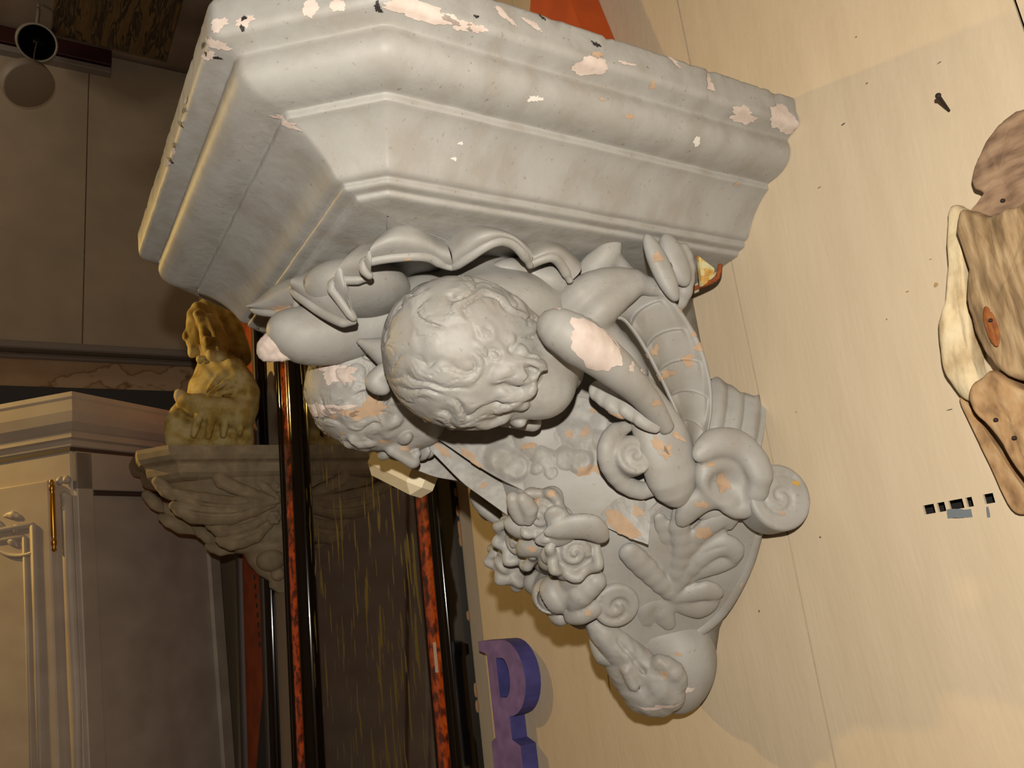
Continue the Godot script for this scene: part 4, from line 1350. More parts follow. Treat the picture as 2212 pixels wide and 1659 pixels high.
func rows_fluted(solid: Dictionary):
	# three hollow flutes in a slab, its upper rim broken
	var rows := []
	var tl := Vector3(-0.0543, 1.7837, -0.6546)
	var tr := Vector3(0.0074, 1.7525, -0.6376)
	var bl := Vector3(-0.0796, 1.7208, -0.6545)
	var br := Vector3(-0.0233, 1.6954, -0.633)
	var n := Vector3(-0.3, 0.0, 0.95).normalized()
	for j in 10:
		var t := j / 9.0
		var row := PackedVector3Array()
		for i in 41:
			var s := i / 40.0
			var p := tl.lerp(tr, s).lerp(bl.lerp(br, s), t)
			var rim := 0.002 * sin(s * 23.0) + 0.0025 * sin(s * 9.0) if j == 0 else 0.0
			row.append(p + Vector3(0, rim, 0) + n * (0.0055 * absf(sin(s * PI * 3.2)) + 0.004 * sin(t * PI)))
		rows.append(row)
	var back := []
	for r in rows:
		var q := PackedVector3Array()
		for p in r:
			q.append(p - n * 0.022)
		back.append(q)
	back.reverse()
	rows.append_array(back)
	rows.append(rows[0])
	solid.fluted = grid_mesh(rows)
	both("fluted_fragment", solid.fluted)

func wing_sheet(top: Array, low: Array, pads := []) -> ArrayMesh:
	var n := 120
	var tp := resample(top, n)
	var lp := resample(low, n)
	var nz := FastNoiseLite.new()
	nz.seed = 14
	nz.frequency = 22.0
	var face := Vector3(-0.38, -0.3, 0.87).normalized()
	var rows := []
	var back := []
	var m := 100 if pads.size() > 0 else 50
	if pads.size() > 0:
		n = 190
		tp = resample(top, n)
		lp = resample(low, n)
	for j in m:
		var t := float(j) / (m - 1)
		var row := PackedVector3Array()
		var row2 := PackedVector3Array()
		for i in n:
			var p: Vector3 = tp[i].lerp(lp[i], t)
			var s := float(i) / n
			var lump := 0.0
			for q in pads:
				var dd: float = p.distance_to(q[0]) / (q[1] * 1.35)
				if dd < 1.0:
					lump = maxf(lump, 0.0055 * smoothstep(0.0, 0.45, 1.0 - dd))
			row.append(p + face * (lump + 0.003 * nz.get_noise_3dv(p) + 0.006 * sin(t * PI) * (1.0 - s)))
			row2.append(p - face * 0.006)
		rows.append(row)
		back.append(row2)
	back.reverse()
	rows.append_array(back)
	rows.append(rows[0])
	return grid_mesh(rows)

func rose(at: Vector3, axis: Vector3, r: float, seed_: int) -> ArrayMesh:
	# an open rose: a rolled heart inside overlapping cupped petals
	var c := Carve.new()
	var e1 := axis.cross(Vector3(0.2, 1, 0.1)).normalized()
	var e2 := axis.cross(e1)
	var g2 := RandomNumberGenerator.new()
	g2.seed = seed_
	c.egg(at - axis * r * 0.45, Vector3(r * 0.8, r * 0.8, r * 0.55), Basis(e1, e2, axis), 0.006)
	spiral(c, at - axis * r * 0.02, e1, e2, r * 0.46, 1.7, g2.randf() * TAU, r * 0.13, 1.0, r * 0.16, 0.002)
	for k in 5:
		var a := TAU * k / 5.0 + g2.randf() * 0.5
		var pts := []
		var rad := []
		for i in 6:
			var b := a + (i - 2.5) * 0.30
			var wave := sin(i * 1.9 + k) * 0.10
			pts.append(at + (e1 * cos(b) + e2 * sin(b)) * r * (0.82 + wave * 0.8) + axis * r * (0.02 + wave * 1.3 - 0.1 * (k % 2)))
			rad.append(r * (0.15 if i > 0 and i < 5 else 0.08))
		c.chain(pts, rad, 0.004)
		c.egg(at + (e1 * cos(a) + e2 * sin(a)) * r * 0.72 - axis * r * 0.3, Vector3(r * 0.42, r * 0.42, r * 0.24), Basis(e1, e2, axis), 0.004)
	return c.mesh(0.0021)

func build_front(solid: Dictionary):
	# garland of roses down the front edge
	solid.rose = rose(Vector3(-0.2172, 1.6045, -0.7481), Vector3(-0.42, -0.42, 0.80).normalized(), 0.033, 3)
	both("rose", solid.rose)
	part(console, "rose", rose(Vector3(-0.2542, 1.6474, -0.749), Vector3(-0.75, -0.2, 0.5).normalized(), 0.030, 5), M.grey)
	part(console, "rose", rose(Vector3(-0.245, 1.625, ZC), Vector3(-0.9, -0.4, 0.1).normalized(), 0.033, 8), M.grey)
	var c := Carve.new()
	c.blade([Vector3(-0.2487, 1.6441, -0.7305), Vector3(-0.2339, 1.6278, -0.738), Vector3(-0.2432, 1.6227, -0.7487), Vector3(-0.2558, 1.6206, -0.7583)], [0.012, 0.014, 0.010, 0.004], N2, 0.5, 0.004)
	c.blade([Vector3(-0.2542, 1.6273, -0.7384), Vector3(-0.2309, 1.6298, -0.7218), Vector3(-0.2143, 1.6269, -0.7148), Vector3(-0.2005, 1.6164, -0.717)], [0.006, 0.013, 0.013, 0.008], N2, 0.5, 0.004)
	c.blade([Vector3(-0.2872, 1.6669, -0.7492), Vector3(-0.2801, 1.6562, -0.7557), Vector3(-0.2728, 1.6466, -0.761)], [0.008, 0.009, 0.008], N1, 0.7, 0.002)
	c.blade([Vector3(-0.2803, 1.6651, -0.7408), Vector3(-0.2706, 1.6544, -0.7456), Vector3(-0.2675, 1.6431, -0.7551)], [0.007, 0.009, 0.006], N1, 0.7, 0.002)
	part(console, "petal_fold", c.mesh(0.0021), M.grey)
	c = Carve.new()
	c.chain([Vector3(-0.2519, 1.6428, -0.7737), Vector3(-0.2649, 1.6421, -0.7822), Vector3(-0.2759, 1.6457, -0.7852)], [0.018, 0.013, 0.003], 0.006)
	c.chain([Vector3(-0.2359, 1.6228, -0.7842), Vector3(-0.248, 1.6188, -0.7954), Vector3(-0.2517, 1.6137, -0.8027)], [0.018, 0.011, 0.003], 0.006)
	c.chain([Vector3(-0.224, 1.6097, -0.7747), Vector3(-0.2256, 1.6016, -0.7838), Vector3(-0.2302, 1.5994, -0.7888)], [0.016, 0.012, 0.006], 0.006)
	part(console, "rose_leaf", c.mesh(0.0022), M.grey)
	# tulip-like bud with an open ring end
	c = Carve.new()
	var b0 := Vector3(-0.1772, 1.5776, -0.788)
	var b1 := Vector3(-0.2002, 1.5646, -0.8148)
	var ax := (b1 - b0).normalized()
	c.chain([b0, b0.lerp(b1, 0.45), b0.lerp(b1, 0.8)], [0.020, 0.022, 0.020], 0.006)
	c.cap(b0.lerp(b1, 0.9), b1 + ax * 0.002, 0.020, 0.023, 0.004)
	c.cap(b1 + ax * 0.012, b1 + ax * 0.03, 0.015, 0.017, -0.003)
	for f in [[Vector3(-0.1903, 1.5879, -0.7702), Vector3(-0.1994, 1.5805, -0.783), Vector3(-0.1992, 1.57, -0.7934)], [Vector3(-0.1804, 1.5725, -0.7673), Vector3(-0.1905, 1.5604, -0.7855), Vector3(-0.1932, 1.5501, -0.7974)], [Vector3(-0.1713, 1.5438, -0.7937), Vector3(-0.183, 1.5413, -0.8031), Vector3(-0.189, 1.5372, -0.8109)]]:
		c.chain(f, [0.013, 0.015, 0.009], 0.003)
	solid.tulip = c.mesh(0.0021)
	both("bud", solid.tulip)
	# the foot: swelling bulb at the wall, a bundle of drooping leaves before it, the tip broken
	c = Carve.new()
	c.egg(Vector3(-0.036, 1.474, -0.805), Vector3(0.042, 0.052, 0.040), Basis(), 0.01)
	c.egg(Vector3(-0.040, 1.440, -0.82), Vector3(0.034, 0.034, 0.030), Basis(), 0.02)
	c.chain([Vector3(-0.1202, 1.5291, -0.8237), Vector3(-0.0785, 1.5096, -0.8182), Vector3(-0.044, 1.4971, -0.81)], [0.016, 0.024, 0.03], 0.02)
	solid.bulb = both("foot_bulb", c.mesh(0.0026))
	c = Carve.new()
	c.chain([Vector3(-0.1513, 1.522, -0.815), Vector3(-0.1285, 1.4982, -0.8145), Vector3(-0.1046, 1.4751, -0.8129), Vector3(-0.0859, 1.4556, -0.8074)], [0.014, 0.018, 0.020, 0.016], 0.008)
	c.chain([Vector3(-0.1227, 1.4963, -0.8298), Vector3(-0.1034, 1.4671, -0.8271), Vector3(-0.0824, 1.4413, -0.8221), Vector3(-0.0675, 1.4275, -0.8172)], [0.014, 0.022, 0.028, 0.015], 0.014)
	c.chain([Vector3(-0.0933, 1.4732, -0.7817), Vector3(-0.079, 1.4609, -0.7766), Vector3(-0.067, 1.4463, -0.7799)], [0.010, 0.012, 0.008], 0.003)
	c.chain([Vector3(-0.0979, 1.4688, -0.7984), Vector3(-0.083, 1.4459, -0.7964), Vector3(-0.0672, 1.4306, -0.7975)], [0.012, 0.018, 0.014], 0.008)
	c.chain([Vector3(-0.1199, 1.4718, -0.8053), Vector3(-0.1166, 1.4599, -0.8071)], [0.008, 0.006], 0.003)
	for i in 4:
		c.ball(Vector3(-0.1254, 1.4684, -0.8063) + Vector3(0.003 * i, -0.006 * i, 0.0), 0.007, 0.002)
	for f in [[Vector3(-0.1379, 1.5025, -0.7969), Vector3(-0.1186, 1.4777, -0.7951), Vector3(-0.1044, 1.4583, -0.795)], [Vector3(-0.1258, 1.4767, -0.8038), Vector3(-0.1123, 1.451, -0.8061), Vector3(-0.0988, 1.4326, -0.8047)]]:
		c.chain(f, [0.001, 0.0022, 0.001], -0.004)
	var nz := FastNoiseLite.new()
	nz.seed = 2
	nz.frequency = 60.0
	c.relief = func(p: Vector3) -> float: return nz.get_noise_3dv(p) * 0.0016
	solid.foot = c.mesh(0.0023)
	part(console, "foot_leaves", solid.foot, M.grey)
	c = Carve.new()
	c.chain([Vector3(-0.1383, 1.5054, -0.8368), Vector3(-0.1313, 1.4905, -0.8311), Vector3(-0.125, 1.482, -0.8176)], [0.010, 0.016, 0.010], 0.004)
	part(console, "foot_leaf", c.mesh(0.0023), M.grey)

func build_losses(solid: Dictionary):
	# flakes of lost paint: where, how large, along which way, what shows: p pink plaster, b buff ground, w white, k old black, y yellow
	var table := [
		["shelf", Vector3(-0.2934, 2.0401, -0.5071), 0.0177, 0.0093, Vector3(0.84, -0.31, 0.44), "p", .2],
		["shelf", Vector3(-0.0844, 2.039, -0.51), 0.0202, 0.0076, Vector3(0.82, -0.44, 0.38), "p", .4],
		["shelf", Vector3(-0.0249, 2.0432, -0.5024), 0.0219, 0.0135, Vector3(0.81, -0.47, 0.36), "p", .25],
		["shelf", Vector3(-0.4734, 2.0413, -0.5038), 0.0330, 0.0066, Vector3(0.85, -0.28, 0.45), "p", .3],
		["shelf", Vector3(-0.4376, 2.0411, -0.5041), 0.0128, 0.0044, Vector3(0.82, -0.41, 0.39), "p", .5],
		["shelf", Vector3(-0.4196, 2.0412, -0.504), 0.0081, 0.0036, Vector3(0.82, -0.44, 0.38), "p", .5],
		["shelf", Vector3(-0.5548, 2.0475, -0.5418), 0.0073, 0.0065, Vector3(0.85, -0.12, 0.51), "p", .2],
		["shelf", Vector3(-0.5367, 2.0449, -0.5278), 0.0061, 0.0050, Vector3(0.85, -0.12, 0.51), "p", .2],
		["shelf", Vector3(-0.6172, 2.0499, -0.5923), 0.0047, 0.0093, Vector3(0.19, -0.96, -0.20), "p", .4],
		["shelf", Vector3(-0.6161, 2.0401, -0.6057), 0.0094, 0.0055, Vector3(0.82, -0.44, 0.38), "p", .4],
		["shelf", Vector3(-0.5992, 2.0474, -0.5779), 0.0043, 0.0077, Vector3(0.19, -0.96, -0.20), "p", .4],
		["shelf", Vector3(-0.6196, 2.0412, -0.6239), 0.0040, 0.0080, Vector3(0.04, -0.96, -0.29), "p", .4],
		["shelf", Vector3(-0.6233, 2.0499, -0.7063), 0.0026, 0.0066, Vector3(0.33, -0.94, -0.10), "p", .4],
		["shelf", Vector3(-0.6229, 2.0451, -0.7842), 0.0047, 0.0057, Vector3(0.33, -0.94, -0.10), "p", .4],
		["shelf", Vector3(-0.623, 2.0475, -0.8161), 0.0054, 0.0064, Vector3(0.33, -0.94, -0.10), "p", .4],
		["shelf", Vector3(-0.3907, 2.061, -0.5003), 0.0116, 0.0033, Vector3(0.82, -0.44, 0.38), "p", .5],
		["shelf", Vector3(-0.3608, 2.0608, -0.5006), 0.0102, 0.0030, Vector3(0.82, -0.44, 0.38), "p", .5],
		["shelf", Vector3(-0.2888, 2.0499, -0.5006), 0.0031, 0.0071, Vector3(0.11, -0.96, -0.24), "b", .4],
		["shelf", Vector3(-0.1869, 2.072, -0.5), 0.0105, 0.0024, Vector3(0.82, -0.44, 0.38), "p", .5],
		["shelf", Vector3(-0.1443, 2.079, -0.506), 0.0089, 0.0025, Vector3(0.82, -0.44, 0.38), "p", .5],
		["shelf", Vector3(-0.2528, 2.0501, -0.5004), 0.0018, 0.0091, Vector3(0.11, -0.96, -0.24), "p", .6],
		["shelf", Vector3(-0.2158, 2.0401, -0.507), 0.0042, 0.0037, Vector3(0.85, -0.12, 0.51), "b", .4],
		["shelf", Vector3(-0.2728, 2.0182, -0.5214), 0.0027, 0.0018, Vector3(0.85, -0.12, 0.51), "b", .4],
		["shelf", Vector3(-0.2367, 2.0104, -0.5252), 0.0051, 0.0023, Vector3(0.85, -0.28, 0.45), "b", .4],
		["shelf", Vector3(-0.1419, 2.006, -0.53), 0.0044, 0.0054, Vector3(0.85, -0.12, 0.51), "w", .3],
		["shelf", Vector3(-0.3474, 2.0059, -0.5301), 0.0030, 0.0065, Vector3(0.19, -0.96, -0.20), "w", .5],
		["shelf", Vector3(-0.0526, 1.9904, -0.5632), 0.0032, 0.0027, Vector3(0.85, -0.12, 0.51), "b", .3],
		["shelf", Vector3(-0.5555, 1.9913, -0.6258), 0.0124, 0.0037, Vector3(0.79, -0.51, 0.34), "p", .5],
		["shelf", Vector3(-0.4021, 1.9779, -0.5822), 0.0022, 0.0017, Vector3(0.85, -0.12, 0.51), "w", .5],
		["shelf", Vector3(-0.4046, 1.967, -0.593), 0.0026, 0.0018, Vector3(0.85, -0.12, 0.51), "w", .5],
		["shelf", Vector3(-0.5995, 2.0499, -0.5777), 0.0015, 0.0031, Vector3(0.19, -0.96, -0.20), "k", .5],
		["shelf", Vector3(-0.6005, 2.0431, -0.5811), 0.0023, 0.0019, Vector3(0.85, -0.12, 0.51), "k", .5],
		["shelf", Vector3(-0.6129, 2.0391, -0.6196), 0.0036, 0.0016, Vector3(0.82, -0.44, 0.38), "k", .5],
		["shelf", Vector3(-0.6234, 2.0499, -0.6226), 0.0020, 0.0056, Vector3(0.19, -0.96, -0.20), "k", .5],
		["shelf", Vector3(-0.6211, 2.0431, -0.6234), 0.0016, 0.0020, Vector3(0.85, -0.12, 0.51), "k", .5],
		["shelf", Vector3(-0.6229, 2.0474, -0.7193), 0.0022, 0.0044, Vector3(0.26, -0.95, -0.15), "k", .5],
		["shelf", Vector3(-0.6228, 2.0451, -0.739), 0.0041, 0.0023, Vector3(0.82, -0.44, 0.38), "k", .5],
		["shelf", Vector3(-0.6229, 2.0451, -0.7777), 0.0033, 0.0024, Vector3(0.76, -0.58, 0.29), "k", .5],
		["shelf", Vector3(-0.621, 2.0431, -0.8033), 0.0029, 0.0029, Vector3(0.76, -0.58, 0.29), "k", .5],
		["shelf", Vector3(-0.3488, 2.0719, -0.5001), 0.0030, 0.0017, Vector3(0.82, -0.44, 0.38), "k", .6],
		["shelf", Vector3(-0.2888, 2.061, -0.5002), 0.0049, 0.0022, Vector3(0.85, -0.28, 0.45), "k", .6],
		["shelf", Vector3(-0.4207, 2.0499, -0.5006), 0.0020, 0.0016, Vector3(0.85, -0.12, 0.51), "k", .6],
		["shelf", Vector3(-0.508, 2.0401, -0.5116), 0.0031, 0.0034, Vector3(0.85, -0.12, 0.51), "k", .6],
		["collar_pad2", Vector3(-0.4785, 1.8889, -0.7811), 0.0044, 0.0089, Vector3(-0.11, -0.92, -0.37), "b", .5],
		["collar_leaf", Vector3(-0.4958, 1.9068, -0.8438), 0.0145, 0.0047, Vector3(0.84, 0.02, 0.54), "b", .5],
		["collar_leaf4", Vector3(-0.4203, 1.8983, -0.6781), 0.0042, 0.0023, Vector3(0.85, -0.12, 0.51), "b", .5],
		["cherub_head", Vector3(-0.3936, 1.7458, -0.7209), 0.0051, 0.0042, Vector3(0.76, -0.58, 0.29), "b", .3],
		["cherub_head2", Vector3(-0.4418, 1.8363, -0.8519), 0.0137, 0.0253, Vector3(-0.18, -0.89, -0.41), "p", .5],
		["cherub_head2", Vector3(-0.4501, 1.7976, -0.8813), 0.0080, 0.0320, Vector3(-0.03, -0.94, -0.33), "p", .45],
		["cherub_head2", Vector3(-0.4071, 1.7887, -0.8419), 0.0105, 0.0189, Vector3(0.11, -0.96, -0.24), "b", .5],
		["cherub_head2", Vector3(-0.4305, 1.7886, -0.8555), 0.0131, 0.0047, Vector3(0.85, -0.28, 0.45), "b", .5],
		["cherub_head2", Vector3(-0.4414, 1.7893, -0.8718), 0.0074, 0.0053, Vector3(0.82, -0.44, 0.38), "b", .5],
		["cherub_head2", Vector3(-0.4264, 1.7762, -0.9221), 0.0078, 0.0100, Vector3(0.46, -0.89, 0.00), "p", .5],
		["cherub_head2", Vector3(-0.3783, 1.7589, -0.8711), 0.0076, 0.0038, Vector3(0.85, -0.28, 0.45), "b", .4],
		["cherub_head2", Vector3(-0.349, 1.7526, -0.879), 0.0050, 0.0050, Vector3(0.85, -0.12, 0.51), "b", .4],
		["cherub_head2", Vector3(-0.4265, 1.7712, -0.8817), 0.0032, 0.0032, Vector3(0.85, -0.12, 0.51), "b", .4],
		["wing_shoulder", Vector3(-0.2757, 1.7844, -0.5815), 0.0337, 0.0177, Vector3(0.74, -0.62, 0.27), "p", .16],
		["wing_shoulder", Vector3(-0.2599, 1.8021, -0.5866), 0.0236, 0.0023, Vector3(0.66, -0.73, 0.18), "p", .5],
		["wing_shoulder", Vector3(-0.2316, 1.7675, -0.5888), 0.0037, 0.0050, Vector3(0.58, -0.81, 0.10), "p", .5],
		["wing_shoulder", Vector3(-0.2113, 1.7672, -0.597), 0.0037, 0.0065, Vector3(0.40, -0.92, -0.05), "p", .5],
		["wing_shoulder", Vector3(-0.3012, 1.8299, -0.6057), 0.0045, 0.0018, Vector3(0.82, -0.44, 0.38), "p", .6],
		["arched_feather", Vector3(-0.1354, 1.7812, -0.6544), 0.0036, 0.0135, Vector3(0.46, -0.89, 0.00), "b", .6],
		["arched_feather", Vector3(-0.1463, 1.8083, -0.6558), 0.0047, 0.0073, Vector3(0.52, -0.85, 0.05), "b", .5],
		["wing_shoulder", Vector3(-0.1885, 1.7375, -0.6091), 0.0057, 0.0038, Vector3(0.82, -0.44, 0.38), "b", .5],
		["arched_feather", Vector3(-0.0913, 1.8094, -0.653), 0.0070, 0.0053, Vector3(0.85, -0.28, 0.45), "b", .55],
		["arched_feather", Vector3(-0.0901, 1.8129, -0.629), 0.0042, 0.0073, Vector3(0.33, -0.94, -0.10), "b", .5],
		["arched_feather", Vector3(-0.0969, 1.8263, -0.6275), 0.0026, 0.0047, Vector3(0.46, -0.89, 0.00), "b", .5],
		["arched_feather", Vector3(-0.1124, 1.8529, -0.6258), 0.0026, 0.0021, Vector3(0.85, -0.12, 0.51), "b", .5],
		["collar_leaf9", Vector3(-0.154, 1.9033, -0.6053), 0.0041, 0.0061, Vector3(0.19, -0.96, -0.20), "b", .5],
		["collar_leaf9", Vector3(-0.1335, 1.8985, -0.6077), 0.0026, 0.0031, Vector3(0.85, -0.12, 0.51), "b", .2],
		["lower_wing", Vector3(-0.1888, 1.6909, -0.7366), 0.0095, 0.0137, Vector3(0.58, -0.81, 0.10), "b", .4],
		["lower_wing", Vector3(-0.2298, 1.7351, -0.7865), 0.0098, 0.0071, Vector3(0.82, -0.44, 0.38), "b", .45],
		["lower_wing", Vector3(-0.204, 1.7376, -0.7442), 0.0053, 0.0037, Vector3(0.72, -0.64, 0.25), "b", .4],
		["lower_wing", Vector3(-0.1828, 1.7371, -0.7394), 0.0054, 0.0048, Vector3(0.85, -0.12, 0.51), "b", .45],
		["rose3", Vector3(-0.2563, 1.6765, -0.7463), 0.0036, 0.0046, Vector3(0.33, -0.94, -0.10), "b", .4],
		["rose3", Vector3(-0.2519, 1.6671, -0.7273), 0.0040, 0.0040, Vector3(0.58, -0.81, 0.10), "b", .3],
		["lower_wing", Vector3(-0.1596, 1.6632, -0.7111), 0.0073, 0.0047, Vector3(0.63, -0.76, 0.15), "b", .4],
		["lower_wing", Vector3(-0.1584, 1.639, -0.7002), 0.0077, 0.0041, Vector3(0.82, -0.44, 0.38), "b", .5],
		["lower_wing", Vector3(-0.1663, 1.6289, -0.7203), 0.0248, 0.0088, Vector3(0.70, -0.68, 0.22), "b", .22],
		["feather", Vector3(-0.2058, 1.7339, -0.654), 0.0157, 0.0054, Vector3(0.84, -0.31, 0.44), "b", .6],
		["lower_wing", Vector3(-0.175, 1.7615, -0.7315), 0.0032, 0.0032, Vector3(0.85, -0.12, 0.51), "b", .5],
		["wing_shaft", Vector3(-0.1668, 1.701, -0.6399), 0.0098, 0.0049, Vector3(0.46, -0.89, 0.00), "b", .7],
		["wing_shaft", Vector3(-0.1598, 1.6922, -0.638), 0.0049, 0.0064, Vector3(0.46, -0.89, 0.00), "b", .7],
		["wing_shaft", Vector3(-0.1452, 1.7076, -0.6318), 0.0069, 0.0035, Vector3(0.84, -0.36, 0.42), "b", .6],
		["leaf_cup", Vector3(-0.0916, 1.6575, -0.634), 0.0091, 0.0086, Vector3(0.85, -0.12, 0.51), "b", .5],
		["leaf_cup", Vector3(-0.1132, 1.6758, -0.6242), 0.0059, 0.0025, Vector3(0.85, -0.12, 0.51), "b", .5],
		["leaf_cup", Vector3(-0.1112, 1.6503, -0.6577), 0.0066, 0.0041, Vector3(0.82, -0.44, 0.38), "b", .5],
		["palmette", Vector3(-0.0869, 1.6178, -0.6844), 0.0078, 0.0089, Vector3(0.82, -0.44, 0.38), "b", .35],
		["volute", Vector3(-0.0176, 1.648, -0.5975), 0.0025, 0.0051, Vector3(0.19, -0.96, -0.20), "y", .5],
		["volute", Vector3(-0.0387, 1.6172, -0.6062), 0.0035, 0.0020, Vector3(0.85, -0.12, 0.51), "b", .5],
		["bud", Vector3(-0.183, 1.5382, -0.7855), 0.0037, 0.0032, Vector3(0.85, -0.12, 0.51), "b", .5],
		["foot_bulb", Vector3(-0.0957, 1.4895, -0.8027), 0.0050, 0.0044, Vector3(0.85, -0.12, 0.51), "b", .4],
		["foot_leaves", Vector3(-0.0838, 1.4794, -0.7785), 0.0049, 0.0022, Vector3(0.76, -0.58, 0.29), "b", .5],
		["foot_bulb", Vector3(-0.067, 1.4785, -0.7775), 0.0038, 0.0022, Vector3(0.82, -0.44, 0.38), "b", .5],
		["foot_leaves", Vector3(-0.0939, 1.4598, -0.7757), 0.0043, 0.0048, Vector3(0.46, -0.89, 0.00), "b", .4],
		["foot_bulb", Vector3(-0.0579, 1.4364, -0.7837), 0.0088, 0.0033, Vector3(0.83, 0.05, 0.55), "p", .5],
		["foot_leaves", Vector3(-0.0894, 1.4228, -0.7959), 0.0206, 0.0038, Vector3(0.84, 0.02, 0.54), "p", .6],
		["under_wing", Vector3(-0.3001, 1.7485, -0.8808), 0.0137, 0.0040, Vector3(0.60, -0.79, 0.12), "b", .5],
		["lower_wing", Vector3(-0.284, 1.7297, -0.8357), 0.0143, 0.0044, Vector3(0.68, -0.70, 0.20), "b", .5],
		["under_wing", Vector3(-0.2636, 1.6975, -0.8507), 0.0045, 0.0033, Vector3(0.85, -0.12, 0.51), "b", .5],
		["panel_bead", Vector3(-0.009, 1.5615, -0.7155), 0.0022, 0.0050, Vector3(0.46, -0.89, 0.00), "b", .5],
		["petal_fold", Vector3(-0.2374, 1.6457, -0.7321), 0.0050, 0.0025, Vector3(0.76, -0.58, 0.29), "b", .5],
		["rose_leaf", Vector3(-0.2517, 1.6139, -0.7797), 0.0046, 0.0041, Vector3(0.85, -0.12, 0.51), "b", .5],
		["cherub_head2", Vector3(-0.3343, 1.7527, -0.8733), 0.0028, 0.0022, Vector3(0.85, -0.12, 0.51), "b", .5],
	]
	var mats := {"p": M.plaster, "b": M.buff, "w": M.chalk, "k": M.old_paint, "y": M.ochre}
	var k := 0
	for q in table:
		k += 1
		var on: MeshInstance3D = console.get_node(q[0])
		var small: bool = q[2] < 0.006 and q[3] < 0.006
		var f := flake([on.mesh], q[1], q[2], q[3], q[4], k, 0.0012 if q[5] == "k" else (0.0006 if small else 0.0008), q[6], 0.03, Vector3(-0.35, -0.3, 0.9))
		if f:
			part(console, "paint_loss", f, mats[q[5]])
# ------------------------------------------------------------------ mirror
func frame_loop(prof: Array, z0: float, z1: float, y0: float, y1: float) -> ArrayMesh:
	# a moulding swept round a rectangle on the wall, mitred; prof: [inset, height off the wall]
	var rows := []
	for q in prof:
		var row := PackedVector3Array()
		var u: float = q[0]
		var c := [Vector2(z0 + u, y0 + u), Vector2(z1 - u, y0 + u), Vector2(z1 - u, y1 - u), Vector2(z0 + u, y1 - u)]
		for k in 4:
			for i in 12:
				var p: Vector2 = c[k].lerp(c[(k + 1) % 4], i / 12.0)
				row.append(Vector3(-q[1], p.y, p.x))
		rows.append(row)
	return grid_mesh(rows, true)

func build_mirror():
	var z0 := -2.47
	var z1 := -1.418
	var y0 := 0.72
	var y1 := 2.62
	var t := thing("wall_mirror", "tall old mirror in a black lacquer and reddish burl frame on the cream wall", "mirror", Vector3(0, y0, (z0 + z1) * 0.5))
	part(t, "outer_moulding", frame_loop([[0.0, 0.002], [0.0, 0.044], [0.002, 0.049], [0.005, 0.0515], [0.009, 0.052], [0.013, 0.050], [0.0155, 0.047], [0.0175, 0.045], [0.020, 0.0455], [0.024, 0.050], [0.029, 0.0525], [0.034, 0.052], [0.038, 0.049], [0.0405, 0.0465], [0.042, 0.045], [0.042, 0.02]], z0, z1, y0, y1), M.black, "glossy black lacquered moulding")
	part(t, "burl_band", frame_loop([[0.0415, 0.02], [0.0415, 0.0465], [0.050, 0.0485], [0.065, 0.0492], [0.082, 0.0485], [0.098, 0.0465], [0.102, 0.044], [0.102, 0.012]], z0, z1, y0, y1), M.burl, "polished red-brown burl veneer")
	part(t, "inner_slip", frame_loop([[0.1015, 0.012], [0.1015, 0.0435], [0.105, 0.0455], [0.112, 0.045], [0.122, 0.038], [0.130, 0.028], [0.1345, 0.020], [0.135, 0.006]], z0, z1, y0, y1), M.black)
	var st := SurfaceTool.new()
	st.begin(Mesh.PRIMITIVE_TRIANGLES)
	var q := [[z0 + 0.13, y0 + 0.13, 0.0, 1.0], [z1 - 0.13, y0 + 0.13, 1.0, 1.0], [z1 - 0.13, y1 - 0.13, 1.0, 0.0], [z0 + 0.13, y1 - 0.13, 0.0, 0.0]]
	for i in [0, 1, 2, 0, 2, 3]:
		st.set_uv(Vector2(q[i][2], q[i][3]))
		st.add_vertex(Vector3(-0.0165, q[i][1], q[i][0]))
	part(t, "mirror_glass", finish(st), M.glass, "dim silvered glass with yellowed streaks")
	part(t, "backing", box_mesh(Vector3(0.013, y1 - y0 - 0.02, z1 - z0 - 0.02), Vector3(-0.0085, (y0 + y1) * 0.5, (z0 + z1) * 0.5)), M.joint)
	# a bit of masking tape on the burl, worn chips on the outer arris
	var tp := Vector3(-0.0495, 1.484, -1.4801)
	part(t, "tape", box_mesh(Vector3(0.001, 0.055, 0.012), tp, 0.0003), M.tape, "scrap of white tape")
	for e in [[Vector3(0, 1.7872, -1.4254), 0.010], [Vector3(0, 1.7509, -1.4273), 0.012], [Vector3(0, 1.7152, -1.4311), 0.018], [Vector3(0, 1.6928, -1.4321), 0.012], [Vector3(0, 1.5524, -1.4244), 0.010], [Vector3(0, 1.4194, -1.4207), 0.016], [Vector3(0, 1.3912, -1.4198), 0.012]]:
		var c := Carve.new()
		c.egg(Vector3(-0.004, e[0].y, z1 - 0.0005), Vector3(0.0045, e[1], 0.0016), Basis(), 0.001)
		part(t, "chip", c.mesh(0.0016), M.edge_worn)

